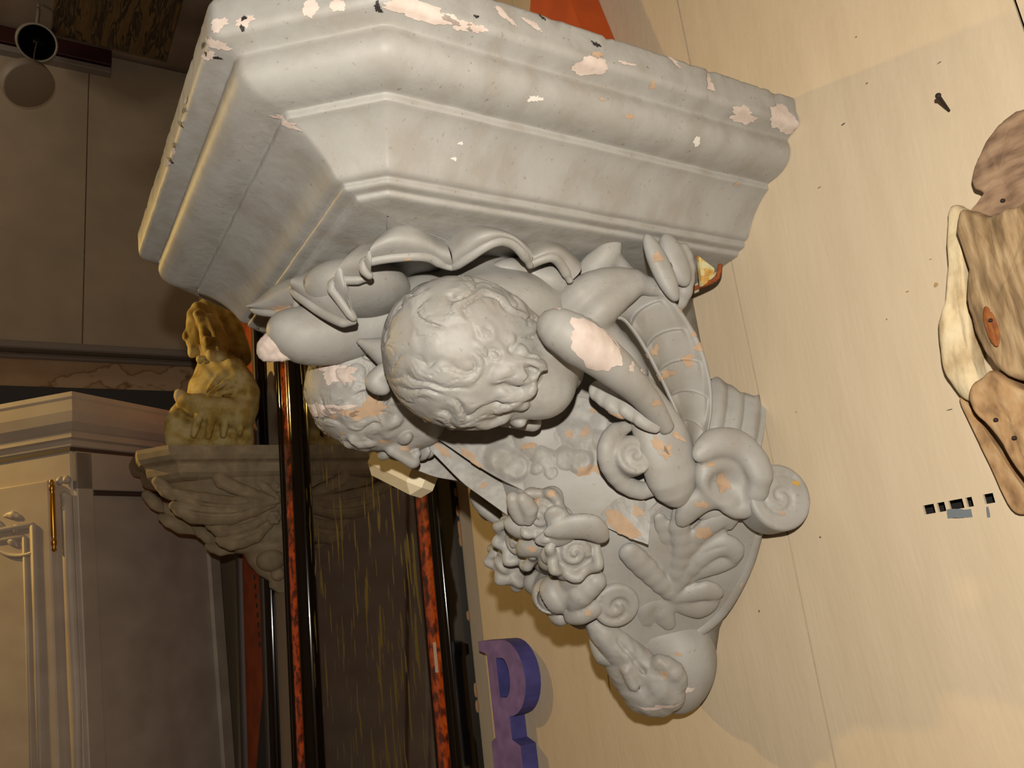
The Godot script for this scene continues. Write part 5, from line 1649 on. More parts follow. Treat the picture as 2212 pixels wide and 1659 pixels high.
# ------------------------------------------------------------------ other things on the panelled wall
func build_small_things():
	# cream block behind the far cherub, above the mirror's corner
	var t := thing("cream_wall_box", "small cream plastic box with sloping edges below the far cherub, on a short wall arm", "box", Vector3(0, 1.874, -1.6458))
	var fr := Vector3(0, 0, 1)
	var cb := Vector3(-0.2767, 1.7596, -1.0572)
	var st := SurfaceTool.new()
	st.begin(Mesh.PRIMITIVE_TRIANGLES)
	var a1 := (Vector3(-0.2542, 1.7323, -1.0149) - Vector3(-0.2882, 1.7913, -1.1157)).normalized()
	var up := Vector3(0.0, 0.93, -0.36)
	up = (up - a1 * up.dot(a1)).normalized()
	add_box(st, Vector3(0.120, 0.054, 0.054), Transform3D(Basis(a1, up, a1.cross(up)), cb + up * 0.004), 0.016)
	part(t, "housing", finish(st), M.cream_box)
	var sb := SurfaceTool.new()
	sb.begin(Mesh.PRIMITIVE_TRIANGLES)
	add_box(sb, Vector3(absf(cb.x), 0.02, 0.02), Transform3D(Basis(), Vector3(cb.x * 0.5, cb.y + 0.012, cb.z)), 0.003)
	part(t, "wall_arm", finish(sb), M.cream_box)
	build_letter()
	build_wedge()
	build_strap()
	build_drift()
	# rusty screw left in the wall
	t = thing("rusty_screw", "short rusty screw sticking out of the cream wall above the driftwood", "screw", Vector3(0, 1.9583, -0.3447))
	var s0 := Vector3(0.002, 1.958, -0.3451)
	var s1 := Vector3(-0.024, 1.965, -0.3388)
	part(t, "shank", tube([s0, s0.lerp(s1, 0.5), s1], [0.0013, 0.0016, 0.0018], 8, 3), M.iron)
	part(t, "head", lathe([[0.0, -0.0008], [0.0024, -0.0008], [0.0028, 0.0004], [0.0022, 0.0018], [0.0, 0.0022]], s1, (s1 - s0).normalized(), 12), M.iron)

func build_letter():
	# painted wooden letter P standing out from the wall
	var t := thing("letter_p", "thick purple and blue painted wooden letter P below the console", "letter", Vector3(0, 1.4129, -1.3357))
	var z0 := -1.341                # far edge of the stem
	var top := Vector3(-0.05, 1.5064, -1.2044).y
	var bot := top - 0.36
	var th := 0.03
	var o := []
	# outline in (z, y): serif, stem, bowl
	var pts := [[0.0, 0.0], [0.0, -0.016], [0.027, -0.022], [0.027, -0.158], [0.012, -0.166], [0.012, -0.225], [0.108, -0.225], [0.108, -0.166], [0.083, -0.158], [0.083, -0.122]]
	for p in pts:
		o.append(Vector2(z0 + p[0], top + p[1]))
	var bc := Vector2(z0 + 0.083, top - 0.061)
	for k in 15:
		var a := -PI * 0.5 + PI * k / 14.0
		o.append(bc + Vector2(cos(a) * 0.064, sin(a) * 0.061))
	o.append(Vector2(z0 + 0.02, top))
	var hole := []
	var hc := Vector2(z0 + 0.076, top - 0.061)
	for k in 13:
		var a := -PI * 0.5 + PI * k / 12.0
		hole.append(hc + Vector2(cos(a) * 0.022, sin(a) * 0.032))
	hole.append(Vector2(z0 + 0.058, top - 0.029))
	hole.append(Vector2(z0 + 0.058, top - 0.093))
	# front face with the counter cut out: bridge the hole to the outline
	var poly := PackedVector2Array()
	for p in o:
		poly.append(p)
	var hp := PackedVector2Array()
	for p in hole:
		hp.append(p)
	var faces := Geometry2D.clip_polygons(poly, PackedVector2Array([Vector2(hc.x, top - 0.3), Vector2(9, top - 0.3), Vector2(9, top + 0.3), Vector2(hc.x, top + 0.3)]))
	var faces2 := Geometry2D.intersect_polygons(poly, PackedVector2Array([Vector2(hc.x, top - 0.6), Vector2(9, top - 0.6), Vector2(9, top + 0.3), Vector2(hc.x, top + 0.3)]))
	faces.append_array(faces2)
	var st := SurfaceTool.new()
	st.begin(Mesh.PRIMITIVE_TRIANGLES)
	st.set_smooth_group(-1)
	for f in faces:
		for g2 in Geometry2D.clip_polygons(f, hp):
			var tri_ := Geometry2D.triangulate_polygon(g2)
			for i in tri_:
				st.add_vertex(Vector3(-th, g2[i].y, g2[i].x))
	part(t, "front_face", finish(st), M.purple, "worn purple front")
	for w in [[poly, "edge"], [hp, "counter_edge"]]:
		var se := SurfaceTool.new()
		se.begin(Mesh.PRIMITIVE_TRIANGLES)
		se.set_smooth_group(-1)
		var pl: PackedVector2Array = w[0]
		for i in pl.size():
			var a: Vector2 = pl[i]
			var b: Vector2 = pl[(i + 1) % pl.size()]
			add_quad(se, [Vector3(-0.0005, a.y, a.x), Vector3(-0.0005, b.y, b.x), Vector3(-th, b.y, b.x), Vector3(-th, a.y, a.x)])
		part(t, w[1], finish(se), M.blue, "violet blue side")

func build_wedge():
	# orange painted wooden wedge, its point cut by the top of the picture
	var t := thing("orange_wedge", "orange lacquered pointed wedge on the wall above the console shelf", "wall ornament", Vector3(0, 2.4477, -0.836))
	var a := Vector3(-0.03, 2.466, -0.9318)
	var b := Vector3(-0.03, 2.337, -0.7535)
	var h := 0.26
	var zt := (a.z + b.z) * 0.5
	var y0 := b.y - 0.12
	var zl := a.z - 0.05
	var zr := b.z + 0.012
	var p := Vector3(-0.03, y0 + 0.40, lerpf(zl, zr, 0.60))
	var st := SurfaceTool.new()
	st.begin(Mesh.PRIMITIVE_TRIANGLES)
	st.set_smooth_group(-1)
	var f0 := Vector3(-0.06, y0, zl)
	var f1 := Vector3(-0.06, y0, zr)
	var f2 := Vector3(-0.06, y0 + 0.42, lerpf(zl, zr, 0.62))
	var w0 := Vector3(-0.001, y0, zl)
	var w1 := Vector3(-0.001, y0, zr + 0.004)
	var w2 := Vector3(-0.001, y0 + 0.43, lerpf(zl, zr, 0.62))
	for q in [[f0, f2, f1], [w0, w1, w2], [f0, f1, w1], [f0, w1, w0], [f1, f2, w2], [f1, w2, w1], [f2, f0, w0], [f2, w0, w2]]:
		for v in q:
			st.add_vertex(v)
	part(t, "wedge", finish(st), M.orange)

func build_strap():
	# bent steel strap that carries the shelf at the wall
	var t := thing("steel_shelf_strap", "rusty cream-painted steel strap under the shelf end by the wall", "bracket", Vector3(0, 1.939, -0.7027))
	var o := [Vector3(-0.0599, 1.9342, -0.6455), Vector3(-0.0503, 1.9252, -0.6362), Vector3(-0.0385, 1.9148, -0.6259), Vector3(-0.0378, 1.9066, -0.6318), Vector3(-0.0423, 1.9029, -0.6384), Vector3(-0.0529, 1.9004, -0.6584)]
	part(t, "plate", slab(o, Vector3(-0.12, -0.3, 0.95).normalized() * 0.004), M.strap_paint, "flaking cream paint over rust")
	part(t, "rim", tube([Vector3(-0.0375, 1.9173, -0.6232), Vector3(-0.0374, 1.9067, -0.6291), Vector3(-0.0423, 1.9009, -0.6366), Vector3(-0.0538, 1.8985, -0.6571)], [0.0028, 0.0032, 0.003, 0.0026], 8, 4), M.rust, "rusty bent rim")
	part(t, "rim", tube([Vector3(-0.061, 1.9339, -0.6451), Vector3(-0.0579, 1.9163, -0.6514), Vector3(-0.0548, 1.8987, -0.6577)], [0.003, 0.0034, 0.003], 8, 4), M.rust)
	part(t, "arm", box_mesh(Vector3(0.09, 0.006, 0.03), Vector3(-0.0529, 1.9335, -0.6474) + Vector3(0.03, 0.006, -0.01), 0.001), M.rust)

func drift(o_: Array, thick: Vector3, seed_: int, bumps := 0.003, round_ := 0.3) -> ArrayMesh:
	# a weathered piece: a rounded cushion on an outline, its surface furrowed
	var o := []
	for p in o_:
		o.append(Vector3(-0.003, p.y, p.z))
	var c := Vector3.ZERO
	var ring_ := round_outline(o, 5)
	for p in ring_:
		c += p
	c /= ring_.size()
	var nz := FastNoiseLite.new()
	nz.seed = seed_
	nz.frequency = 42.0
	nz.fractal_octaves = 4
	var rows := []
	var u := thick.normalized()
	for j in 14:
		var t := j / 13.0
		var row := PackedVector3Array()
		# t: from the wall out over the edge to the middle of the face
		var h := thick.length() * (1.0 - pow(1.0 - minf(t / 0.45, 1.0), 2.5))
		var s := 1.0 - round_ * pow(minf(t / 0.45, 1.0), 3.0) if t <= 0.45 else lerpf(1.0 - round_, 0.0, (t - 0.45) / 0.55)
		for p in ring_:
			var q: Vector3 = c + (p - c) * maxf(s, 0.001)
			var n := nz.get_noise_3dv(Vector3(q.x, q.y * 0.35, q.z) + Vector3(seed_, 0, 0))
			row.append(q + u * (h + (n * bumps if t > 0.2 else 0.0)) + (p - c).normalized() * n * bumps * 0.6 * (1.0 - t))
		rows.append(row)
	return grid_mesh(rows, true)

func build_drift():
	var t := thing("driftwood_ornament", "wall ornament nailed together from weathered driftwood pieces at the right edge", "wall ornament", Vector3(0, 1.7465, -0.3591))
	part(t, "slab_piece", drift([Vector3(-0.016, 1.9051, -0.2513), Vector3(-0.016, 1.9105, -0.2685), Vector3(-0.016, 1.9145, -0.283), Vector3(-0.016, 1.9111, -0.2961), Vector3(-0.016, 1.9037, -0.3106), Vector3(-0.016, 1.8902, -0.3237), Vector3(-0.016, 1.876, -0.3319), Vector3(-0.016, 1.8658, -0.333), Vector3(-0.016, 1.8593, -0.328), Vector3(-0.016, 1.8529, -0.3281), Vector3(-0.016, 1.8484, -0.3353), Vector3(-0.016, 1.8429, -0.3446), Vector3(-0.016, 1.8251, -0.3367), Vector3(-0.016, 1.8051, -0.3137), Vector3(-0.016, 1.7893, -0.2803)], Vector3(-0.018, 0, 0), 3, 0.004, 0.12), M.drift_dark, "brown rounded driftwood slab")
	part(t, "pale_stick", drift([Vector3(-0.014, 1.8603, -0.3614), Vector3(-0.014, 1.8583, -0.3521), Vector3(-0.014, 1.8456, -0.3494), Vector3(-0.014, 1.8083, -0.3589), Vector3(-0.014, 1.7747, -0.3656), Vector3(-0.014, 1.7488, -0.3684), Vector3(-0.014, 1.7161, -0.3758), Vector3(-0.014, 1.6946, -0.3767), Vector3(-0.014, 1.6837, -0.3836), Vector3(-0.014, 1.6831, -0.3936), Vector3(-0.014, 1.693, -0.4006), Vector3(-0.014, 1.7166, -0.4048), Vector3(-0.014, 1.7569, -0.4001), Vector3(-0.014, 1.7745, -0.3879), Vector3(-0.014, 1.8151, -0.3739)], Vector3(-0.020, 0, 0), 5, 0.004, 0.35), M.drift_pale, "bleached pale stick")
	part(t, "thick_block", drift([Vector3(-0.034, 1.8437, -0.3447), Vector3(-0.034, 1.8448, -0.3379), Vector3(-0.034, 1.8315, -0.3207), Vector3(-0.034, 1.831, -0.3009), Vector3(-0.034, 1.8226, -0.2768), Vector3(-0.034, 1.8076, -0.2562), Vector3(-0.034, 1.7163, -0.2855), Vector3(-0.034, 1.665, -0.3069), Vector3(-0.034, 1.6794, -0.3319), Vector3(-0.034, 1.6981, -0.3498), Vector3(-0.034, 1.7167, -0.3617), Vector3(-0.034, 1.7485, -0.3604), Vector3(-0.034, 1.7943, -0.3536)], Vector3(-0.036, 0, 0), 7, 0.008, 0.16), M.drift_brown, "thick brown grooved block")
	part(t, "slanting_piece", drift([Vector3(-0.028, 1.6915, -0.3797), Vector3(-0.028, 1.7003, -0.3668), Vector3(-0.028, 1.7005, -0.3565), Vector3(-0.028, 1.6826, -0.3417), Vector3(-0.028, 1.6652, -0.3204), Vector3(-0.028, 1.6454, -0.3048), Vector3(-0.028, 1.5573, -0.3298), Vector3(-0.028, 1.5705, -0.3435), Vector3(-0.028, 1.6057, -0.3587), Vector3(-0.028, 1.6418, -0.3688), Vector3(-0.028, 1.6699, -0.3815), Vector3(-0.028, 1.6835, -0.3845)], Vector3(-0.030, 0, 0), 9, 0.005, 0.16), M.drift_mid, "tan slanting piece")
	part(t, "thin_strip", drift([Vector3(-0.006, 1.6889, -0.4038), Vector3(-0.006, 1.6824, -0.3967), Vector3(-0.006, 1.6505, -0.3867), Vector3(-0.006, 1.6102, -0.3735), Vector3(-0.006, 1.5865, -0.3646), Vector3(-0.006, 1.5759, -0.3601), Vector3(-0.006, 1.5772, -0.373), Vector3(-0.006, 1.583, -0.3843), Vector3(-0.006, 1.6179, -0.3917), Vector3(-0.006, 1.6554, -0.3981)], Vector3(-0.008, 0, 0), 11, 0.001, 0.12), M.drift_mid, "thin flat strip")
	# rust bled round a nail
	var c := Carve.new()
	c.egg(Vector3(-0.04, 1.7353, -0.3437), Vector3(0.0012, 0.019, 0.0055), Basis(), 0.001)
	part(t, "rust_stain", c.mesh(0.0012), M.rust_stain, "orange rust stain")
	for p in [Vector3(-0.042, 1.7401, -0.3421), Vector3(-0.035, 1.6582, -0.3644), Vector3(-0.035, 1.6398, -0.3539), Vector3(-0.022, 1.843, -0.3139)]:
		part(t, "nail_head", lathe([[0.0018, -0.004], [0.0018, 0.0], [0.001, 0.0012], [0.0, 0.0014]], p, Vector3(-1, 0, 0), 10), M.iron)

# ------------------------------------------------------------------ wardrobe
func build_wardrobe():
	var t := Node3D.new()
	t.name = numbered("wardrobe")
	t.set_meta("local", true)
	t.set_meta("label", "grey painted armoire with moulded cornice and brass hinges behind the small bracket")
	t.set_meta("category", "wardrobe")
	add_child(t)
	# local frame: x along the front, z out of it; the origin at the near top corner
	t.transform = Transform3D(Basis(Vector3(0.743, 0.001, 0.669), Vector3(-0.065, 0.9954, 0.0705), Vector3(-0.6657, -0.0956, 0.7400)).orthonormalized(), Vector3(-0.6102, 2.3235, -2.6124))
	var w := 1.5
	var d := 0.76
	var h := 2.32
	var ov := 0.05
	# the top corner of the cornice is at the origin; the carcase stands back from it
	part(t, "carcase", box_mesh(Vector3(w, h - 0.16, d), Vector3(-w * 0.5 - ov, -h * 0.5 - 0.08, -d * 0.5 - ov), 0.006), M.wardrobe)
	# cornice: swept round front and side
	var rows := []
	for q in [[0.05, 0.0], [0.0, 0.0], [0.0, -0.014], [0.004, -0.022], [0.006, -0.055], [0.014, -0.085], [0.028, -0.105], [0.034, -0.110], [0.034, -0.128], [0.044, -0.134], [0.046, -0.150], [0.052, -0.155]]:
		var row := PackedVector3Array()
		row.append(Vector3(-w - 0.1, q[1], -q[0]))
		for i in 8:
			row.append(Vector3(lerpf(-w - 0.1, -q[0], (i + 1) / 8.0), q[1], -q[0]))
		for i in 8:
			row.append(Vector3(-q[0], q[1], lerpf(-q[0], -d - 0.1, (i + 1) / 8.0)))
		rows.append(row)
	part(t, "cornice", flat_grid(rows), M.wardrobe)
	part(t, "top", box_mesh(Vector3(w + 0.02, 0.012, d + 0.02), Vector3(-w * 0.5 - 0.03, -0.008, -d * 0.5 - 0.03)), M.wardrobe)
	# dark fillet under the cornice
	part(t, "frieze_line", box_mesh(Vector3(w, 0.012, 0.006), Vector3(-w * 0.5 - ov, -0.161, -ov + 0.001)), M.wardrobe_line)
	part(t, "frieze_line", box_mesh(Vector3(0.006, 0.012, d), Vector3(-ov + 0.001, -0.161, -d * 0.5 - ov)), M.wardrobe_line)
	# front: rounded corner post, doors with raised panels
	part(t, "corner_post", tube([Vector3(-ov - 0.018, -0.30, -ov + 0.004), Vector3(-ov - 0.018, -2.2, -ov + 0.004)], [0.017, 0.017], 12, 6), M.wardrobe)
	for k in 3:
		part(t, "post_carving", lathe([[0.0, -0.008], [0.011, -0.004], [0.013, 0.002], [0.008, 0.009], [0.0, 0.011]], Vector3(-ov - 0.030 + 0.022 * (k % 2) + (0.011 if k == 2 else 0.0), -0.252 - (0.045 if k == 2 else 0.0), -ov + 0.012), Vector3(0, 0, 1), 12), M.wardrobe)
	part(t, "post_carving", lathe([[0.0, -0.012], [0.008, -0.010], [0.010, 0.0], [0.007, 0.010], [0.0, 0.012]], Vector3(-ov - 0.019, -0.335, -ov + 0.012), Vector3(0, 0, 1), 12), M.wardrobe)
	for dd in [[-0.115, -0.245, 0.62, 1.06], [-0.76, -0.245, 0.62, 1.06], [-0.115, -1.36, 0.62, 0.55]]:
		var x1: float = dd[0]
		var y1: float = dd[1]
		var door := part(t, "door", box_mesh(Vector3(dd[2], dd[3], 0.022), Vector3(x1 - dd[2] * 0.5, y1 - dd[3] * 0.5, -ov + 0.008), 0.004), M.wardrobe)
		var iz := -ov + 0.020
		# raised panel mouldings: an outer and an inner bead, each a mitred loop
		for m in [[0.055, 0.009], [0.085, 0.006]]:
			var a := Vector3(x1 - m[0], y1 - m[0] - (0.07 if dd[3] > 1.0 else 0.0), iz)
			var b := Vector3(x1 - dd[2] + m[0], y1 - dd[3] + m[0], iz)
			var loop := [Vector3(a.x, a.y, iz), Vector3(a.x, b.y, iz), Vector3(b.x, b.y, iz), Vector3(b.x, a.y, iz)]
			for e in 4:
				sub_part(door, "panel_bead", tube([loop[e], loop[(e + 1) % 4]], [m[1], m[1]], 8, 2))
		if dd[3] > 1.0:
			# carved leaf spray in the upper corner
			var c := Carve.new()
			for f in [[0.09, 0.10, 0.15, 0.085], [0.12, 0.14, 0.10, 0.125], [0.15, 0.12, 0.20, 0.10], [0.14, 0.16, 0.11, 0.18], [0.20, 0.13, 0.17, 0.16]]:
				c.blade([Vector3(x1 - f[0], y1 - f[1], iz), Vector3(x1 - (f[0] + f[2]) * 0.5, y1 - (f[1] + f[3]) * 0.5 + 0.006, iz), Vector3(x1 - f[2], y1 - f[3], iz)], [0.004, 0.012, 0.004], Vector3(0, 0, 1), 0.6)
			sub_part(door, "leaf_carving", c.mesh(0.004))
			sub_part(door, "swag", tube([Vector3(x1 - 0.055, y1 - 0.205, iz), Vector3(x1 - 0.10, y1 - 0.208, iz), Vector3(x1 - 0.15, y1 - 0.195, iz), Vector3(x1 - 0.22, y1 - 0.15, iz)], [0.007, 0.007, 0.007, 0.006], 8, 4))
	# brass pin hinges with turned finials
	for y in [-0.245, -1.06]:
		var p := Vector3(-0.098, y, -ov + 0.026)
		var hg := part(t, "hinge", lathe([[0.0, 0.0], [0.0075, -0.006], [0.0045, -0.012], [0.008, -0.02], [0.008, -0.032], [0.006, -0.036], [0.0075, -0.044], [0.0075, -0.165], [0.006, -0.172], [0.008, -0.178], [0.008, -0.19], [0.0045, -0.198], [0.0075, -0.206], [0.0, -0.212]], p, Vector3(0, 1, 0), 12), M.brass, "turned brass pin hinge")
	# the side: framed panels, their rails and stiles standing proud of sunk fields
	var sx := -ov + 0.002
	for r in [[-0.165, 0.115], [-1.33, 0.075], [-2.24, 0.08]]:
		part(t, "side_rail", box_mesh(Vector3(0.016, r[1], d), Vector3(sx + 0.006, r[0] - r[1] * 0.5 - 0.004, -d * 0.5 - ov), 0.003), M.wardrobe)
		for e in [0, 1]:
			if (r[0] > -0.2 and e == 0) or (r[0] < -2.0 and e == 1):
				continue
			part(t, "side_groove", box_mesh(Vector3(0.010, 0.014, d - 0.15), Vector3(sx + 0.006, r[0] - (r[1] + 0.012 if e == 1 else -0.004), -d * 0.5 - ov), 0.002), M.wardrobe_line)
	for z in [-ov - 0.035, -ov - d + 0.035]:
		part(t, "side_stile", box_mesh(Vector3(0.016, 2.1, 0.07), Vector3(sx + 0.006, -1.22, z), 0.003), M.wardrobe)
	part(t, "foot", box_mesh(Vector3(w, 0.1, d), Vector3(-w * 0.5 - ov, -h + 0.05, -d * 0.5 - ov)), M.wardrobe)

func sub_part(parent: Node3D, called: String, mesh: Mesh, m = null):
	var o := MeshInstance3D.new()
	o.name = called
	o.mesh = mesh
	o.material_override = M.wardrobe if m == null else m
	parent.add_child(o, true)

func flat_grid(rows: Array) -> ArrayMesh:
	var st := SurfaceTool.new()
	st.begin(Mesh.PRIMITIVE_TRIANGLES)
	st.set_smooth_group(-1)
	for i in rows.size() - 1:
		for j in rows[0].size() - 1:
			add_quad(st, [rows[i][j], rows[i][j + 1], rows[i + 1][j + 1], rows[i + 1][j]])
	return finish(st)

# ------------------------------------------------------------------ the small far bracket, the bust on it, the picture behind
func build_far_bracket():
	var zc := -2.66
	var ty := Vector3(-0.1072, 2.1335, -2.56).y            # top of the shelf
	var tip: float = Vector3(-0.4395, 2.0621, -2.6).x
	var t := thing("small_wall_bracket", "small grey-brown stone bracket carved with leaves, carrying the yellow bust", "wall bracket", Vector3(0, ty - 0.45, zc))
	# shelf slab with cut corners
	var rows := []
	for q in [[0.10, 0.0], [0.0, 0.0], [0.0, -0.012], [0.004, -0.028], [0.012, -0.040], [0.026, -0.046], [0.030, -0.050], [0.030, -0.058], [0.034, -0.075], [0.046, -0.088], [0.06, -0.094], [0.20, -0.10]]:
		var o: float = q[0]
		var row := PackedVector3Array()
		var hw := 0.17 - o
		var xf := tip + o
		for p in [Vector2(-0.001, hw), Vector2(xf + 0.075, hw), Vector2(xf, hw - 0.075), Vector2(xf, -hw + 0.075), Vector2(xf + 0.075, -hw), Vector2(-0.001, -hw)]:
			row.append(Vector3(p.x, ty + q[1], zc + p.y))
		rows.append(row)
	part(t, "shelf", flat_grid(rows), M.stone)
	# tapering core
	rows = []
	for q in [[-0.09, 0.86, 0.13], [-0.13, 0.74, 0.115], [-0.20, 0.52, 0.085], [-0.25, 0.38, 0.065], [-0.28, 0.30, 0.058], [-0.283, 0.33, 0.064], [-0.305, 0.33, 0.064], [-0.31, 0.27, 0.055], [-0.34, 0.24, 0.048], [-0.375, 0.18, 0.036], [-0.40, 0.10, 0.022], [-0.42, 0.10, 0.020], [-0.44, 0.04, 0.01]]:
		var row := PackedVector3Array()
		for k in 25:
			var a := PI * k / 24.0
			row.append(Vector3(tip * q[1] * pow(sin(a), 0.6), ty + q[0], zc + cos(a) * q[2]))
		rows.append(row)
	part(t, "core", grid_mesh(rows), M.stone)
	# broad leaves along the side, two tiers, both sides
	var fr := [Vector3(-0.4011, 2.0229, -2.53), Vector3(-0.313, 1.9836, -2.53), Vector3(-0.2221, 1.9528, -2.53), Vector3(-0.099, 1.9624, -2.53), Vector3(-0.0276, 1.97, -2.53)]
	var leaves := [
		[[Vector3(-0.0381, 1.9672, -2.545), Vector3(-0.1511, 1.9569, -2.545), Vector3(-0.2586, 1.9664, -2.545), Vector3(-0.3487, 2.0053, -2.545)], [0.010, 0.028, 0.034, 0.012], 0.5],
		[[Vector3(-0.0515, 1.9569, -2.55), Vector3(-0.178, 1.9306, -2.55), Vector3(-0.2842, 1.9406, -2.55), Vector3(-0.3418, 1.9648, -2.55)], [0.010, 0.030, 0.032, 0.014], 0.5],
		[[Vector3(-0.0536, 1.9726, -2.54), Vector3(-0.1373, 1.9983, -2.54), Vector3(-0.205, 2.0314, -2.54), Vector3(-0.2247, 2.0574, -2.54)], [0.008, 0.020, 0.022, 0.008], 0.6],
		[[Vector3(-0.0376, 1.9774, -2.545), Vector3(-0.0724, 2.0075, -2.545), Vector3(-0.1069, 2.0375, -2.545)], [0.008, 0.016, 0.010], 0.6],
		[[Vector3(-0.0157, 1.9569, -2.575), Vector3(-0.1178, 1.9062, -2.575), Vector3(-0.2005, 1.8962, -2.575), Vector3(-0.2468, 1.9264, -2.575)], [0.010, 0.028, 0.030, 0.012], 0.5],
		[[Vector3(-0.0285, 1.9326, -2.585), Vector3(-0.1024, 1.8712, -2.585), Vector3(-0.1722, 1.8541, -2.585), Vector3(-0.2126, 1.8635, -2.585)], [0.010, 0.026, 0.026, 0.010], 0.5],
		[[Vector3(-0.3858, 2.0373, -2.55), Vector3(-0.3606, 2.0093, -2.55), Vector3(-0.3416, 1.9881, -2.55)], [0.016, 0.020, 0.010], 0.7]]
	for l in leaves:
		var c := Carve.new()
		c.blade(l[0], l[1], Vector3(-0.2, -0.25, 0.95), l[2] + 0.15, 0.003)
		var vein := []
		for p in l[0]:
			vein.append(p + Vector3(-0.003, -0.004, 0.019))
		c.chain(vein, [0.003, 0.006, 0.006, 0.002].slice(0, vein.size()), -0.003)
		var m := c.mesh(0.004)
		part(t, "leaf", m, M.stone)
		var m2 := mirrored(m, zc)
		part(t, "leaf", m2, M.stone)
	# knots of berries
	for p in [Vector3(-0.0405, 2.014, -2.545), Vector3(-0.0461, 1.9186, -2.565)]:
		var c := Carve.new()
		for k in 7:
			var a := TAU * k / 6.0
			c.ball(p + (Vector3(cos(a), sin(a), 0) * 0.014 if k < 6 else Vector3(0, 0, 0.004)), 0.010, 0.002)
		var m := c.mesh(0.0032)
		part(t, "rosette", m, M.stone)
		part(t, "rosette", mirrored(m, zc), M.stone)
	# drop at the foot
	var cf := Carve.new()
	cf.egg(Vector3(-0.0463, 1.7935, -2.62), Vector3(0.045, 0.035, 0.035), Basis(), 0.01)
	cf.egg(Vector3(-0.0236, 1.7499, -2.63), Vector3(0.022, 0.022, 0.02), Basis(), 0.008)
	part(t, "drop", cf.mesh(0.004), M.stone)
	build_bust(ty, zc)
	build_picture()

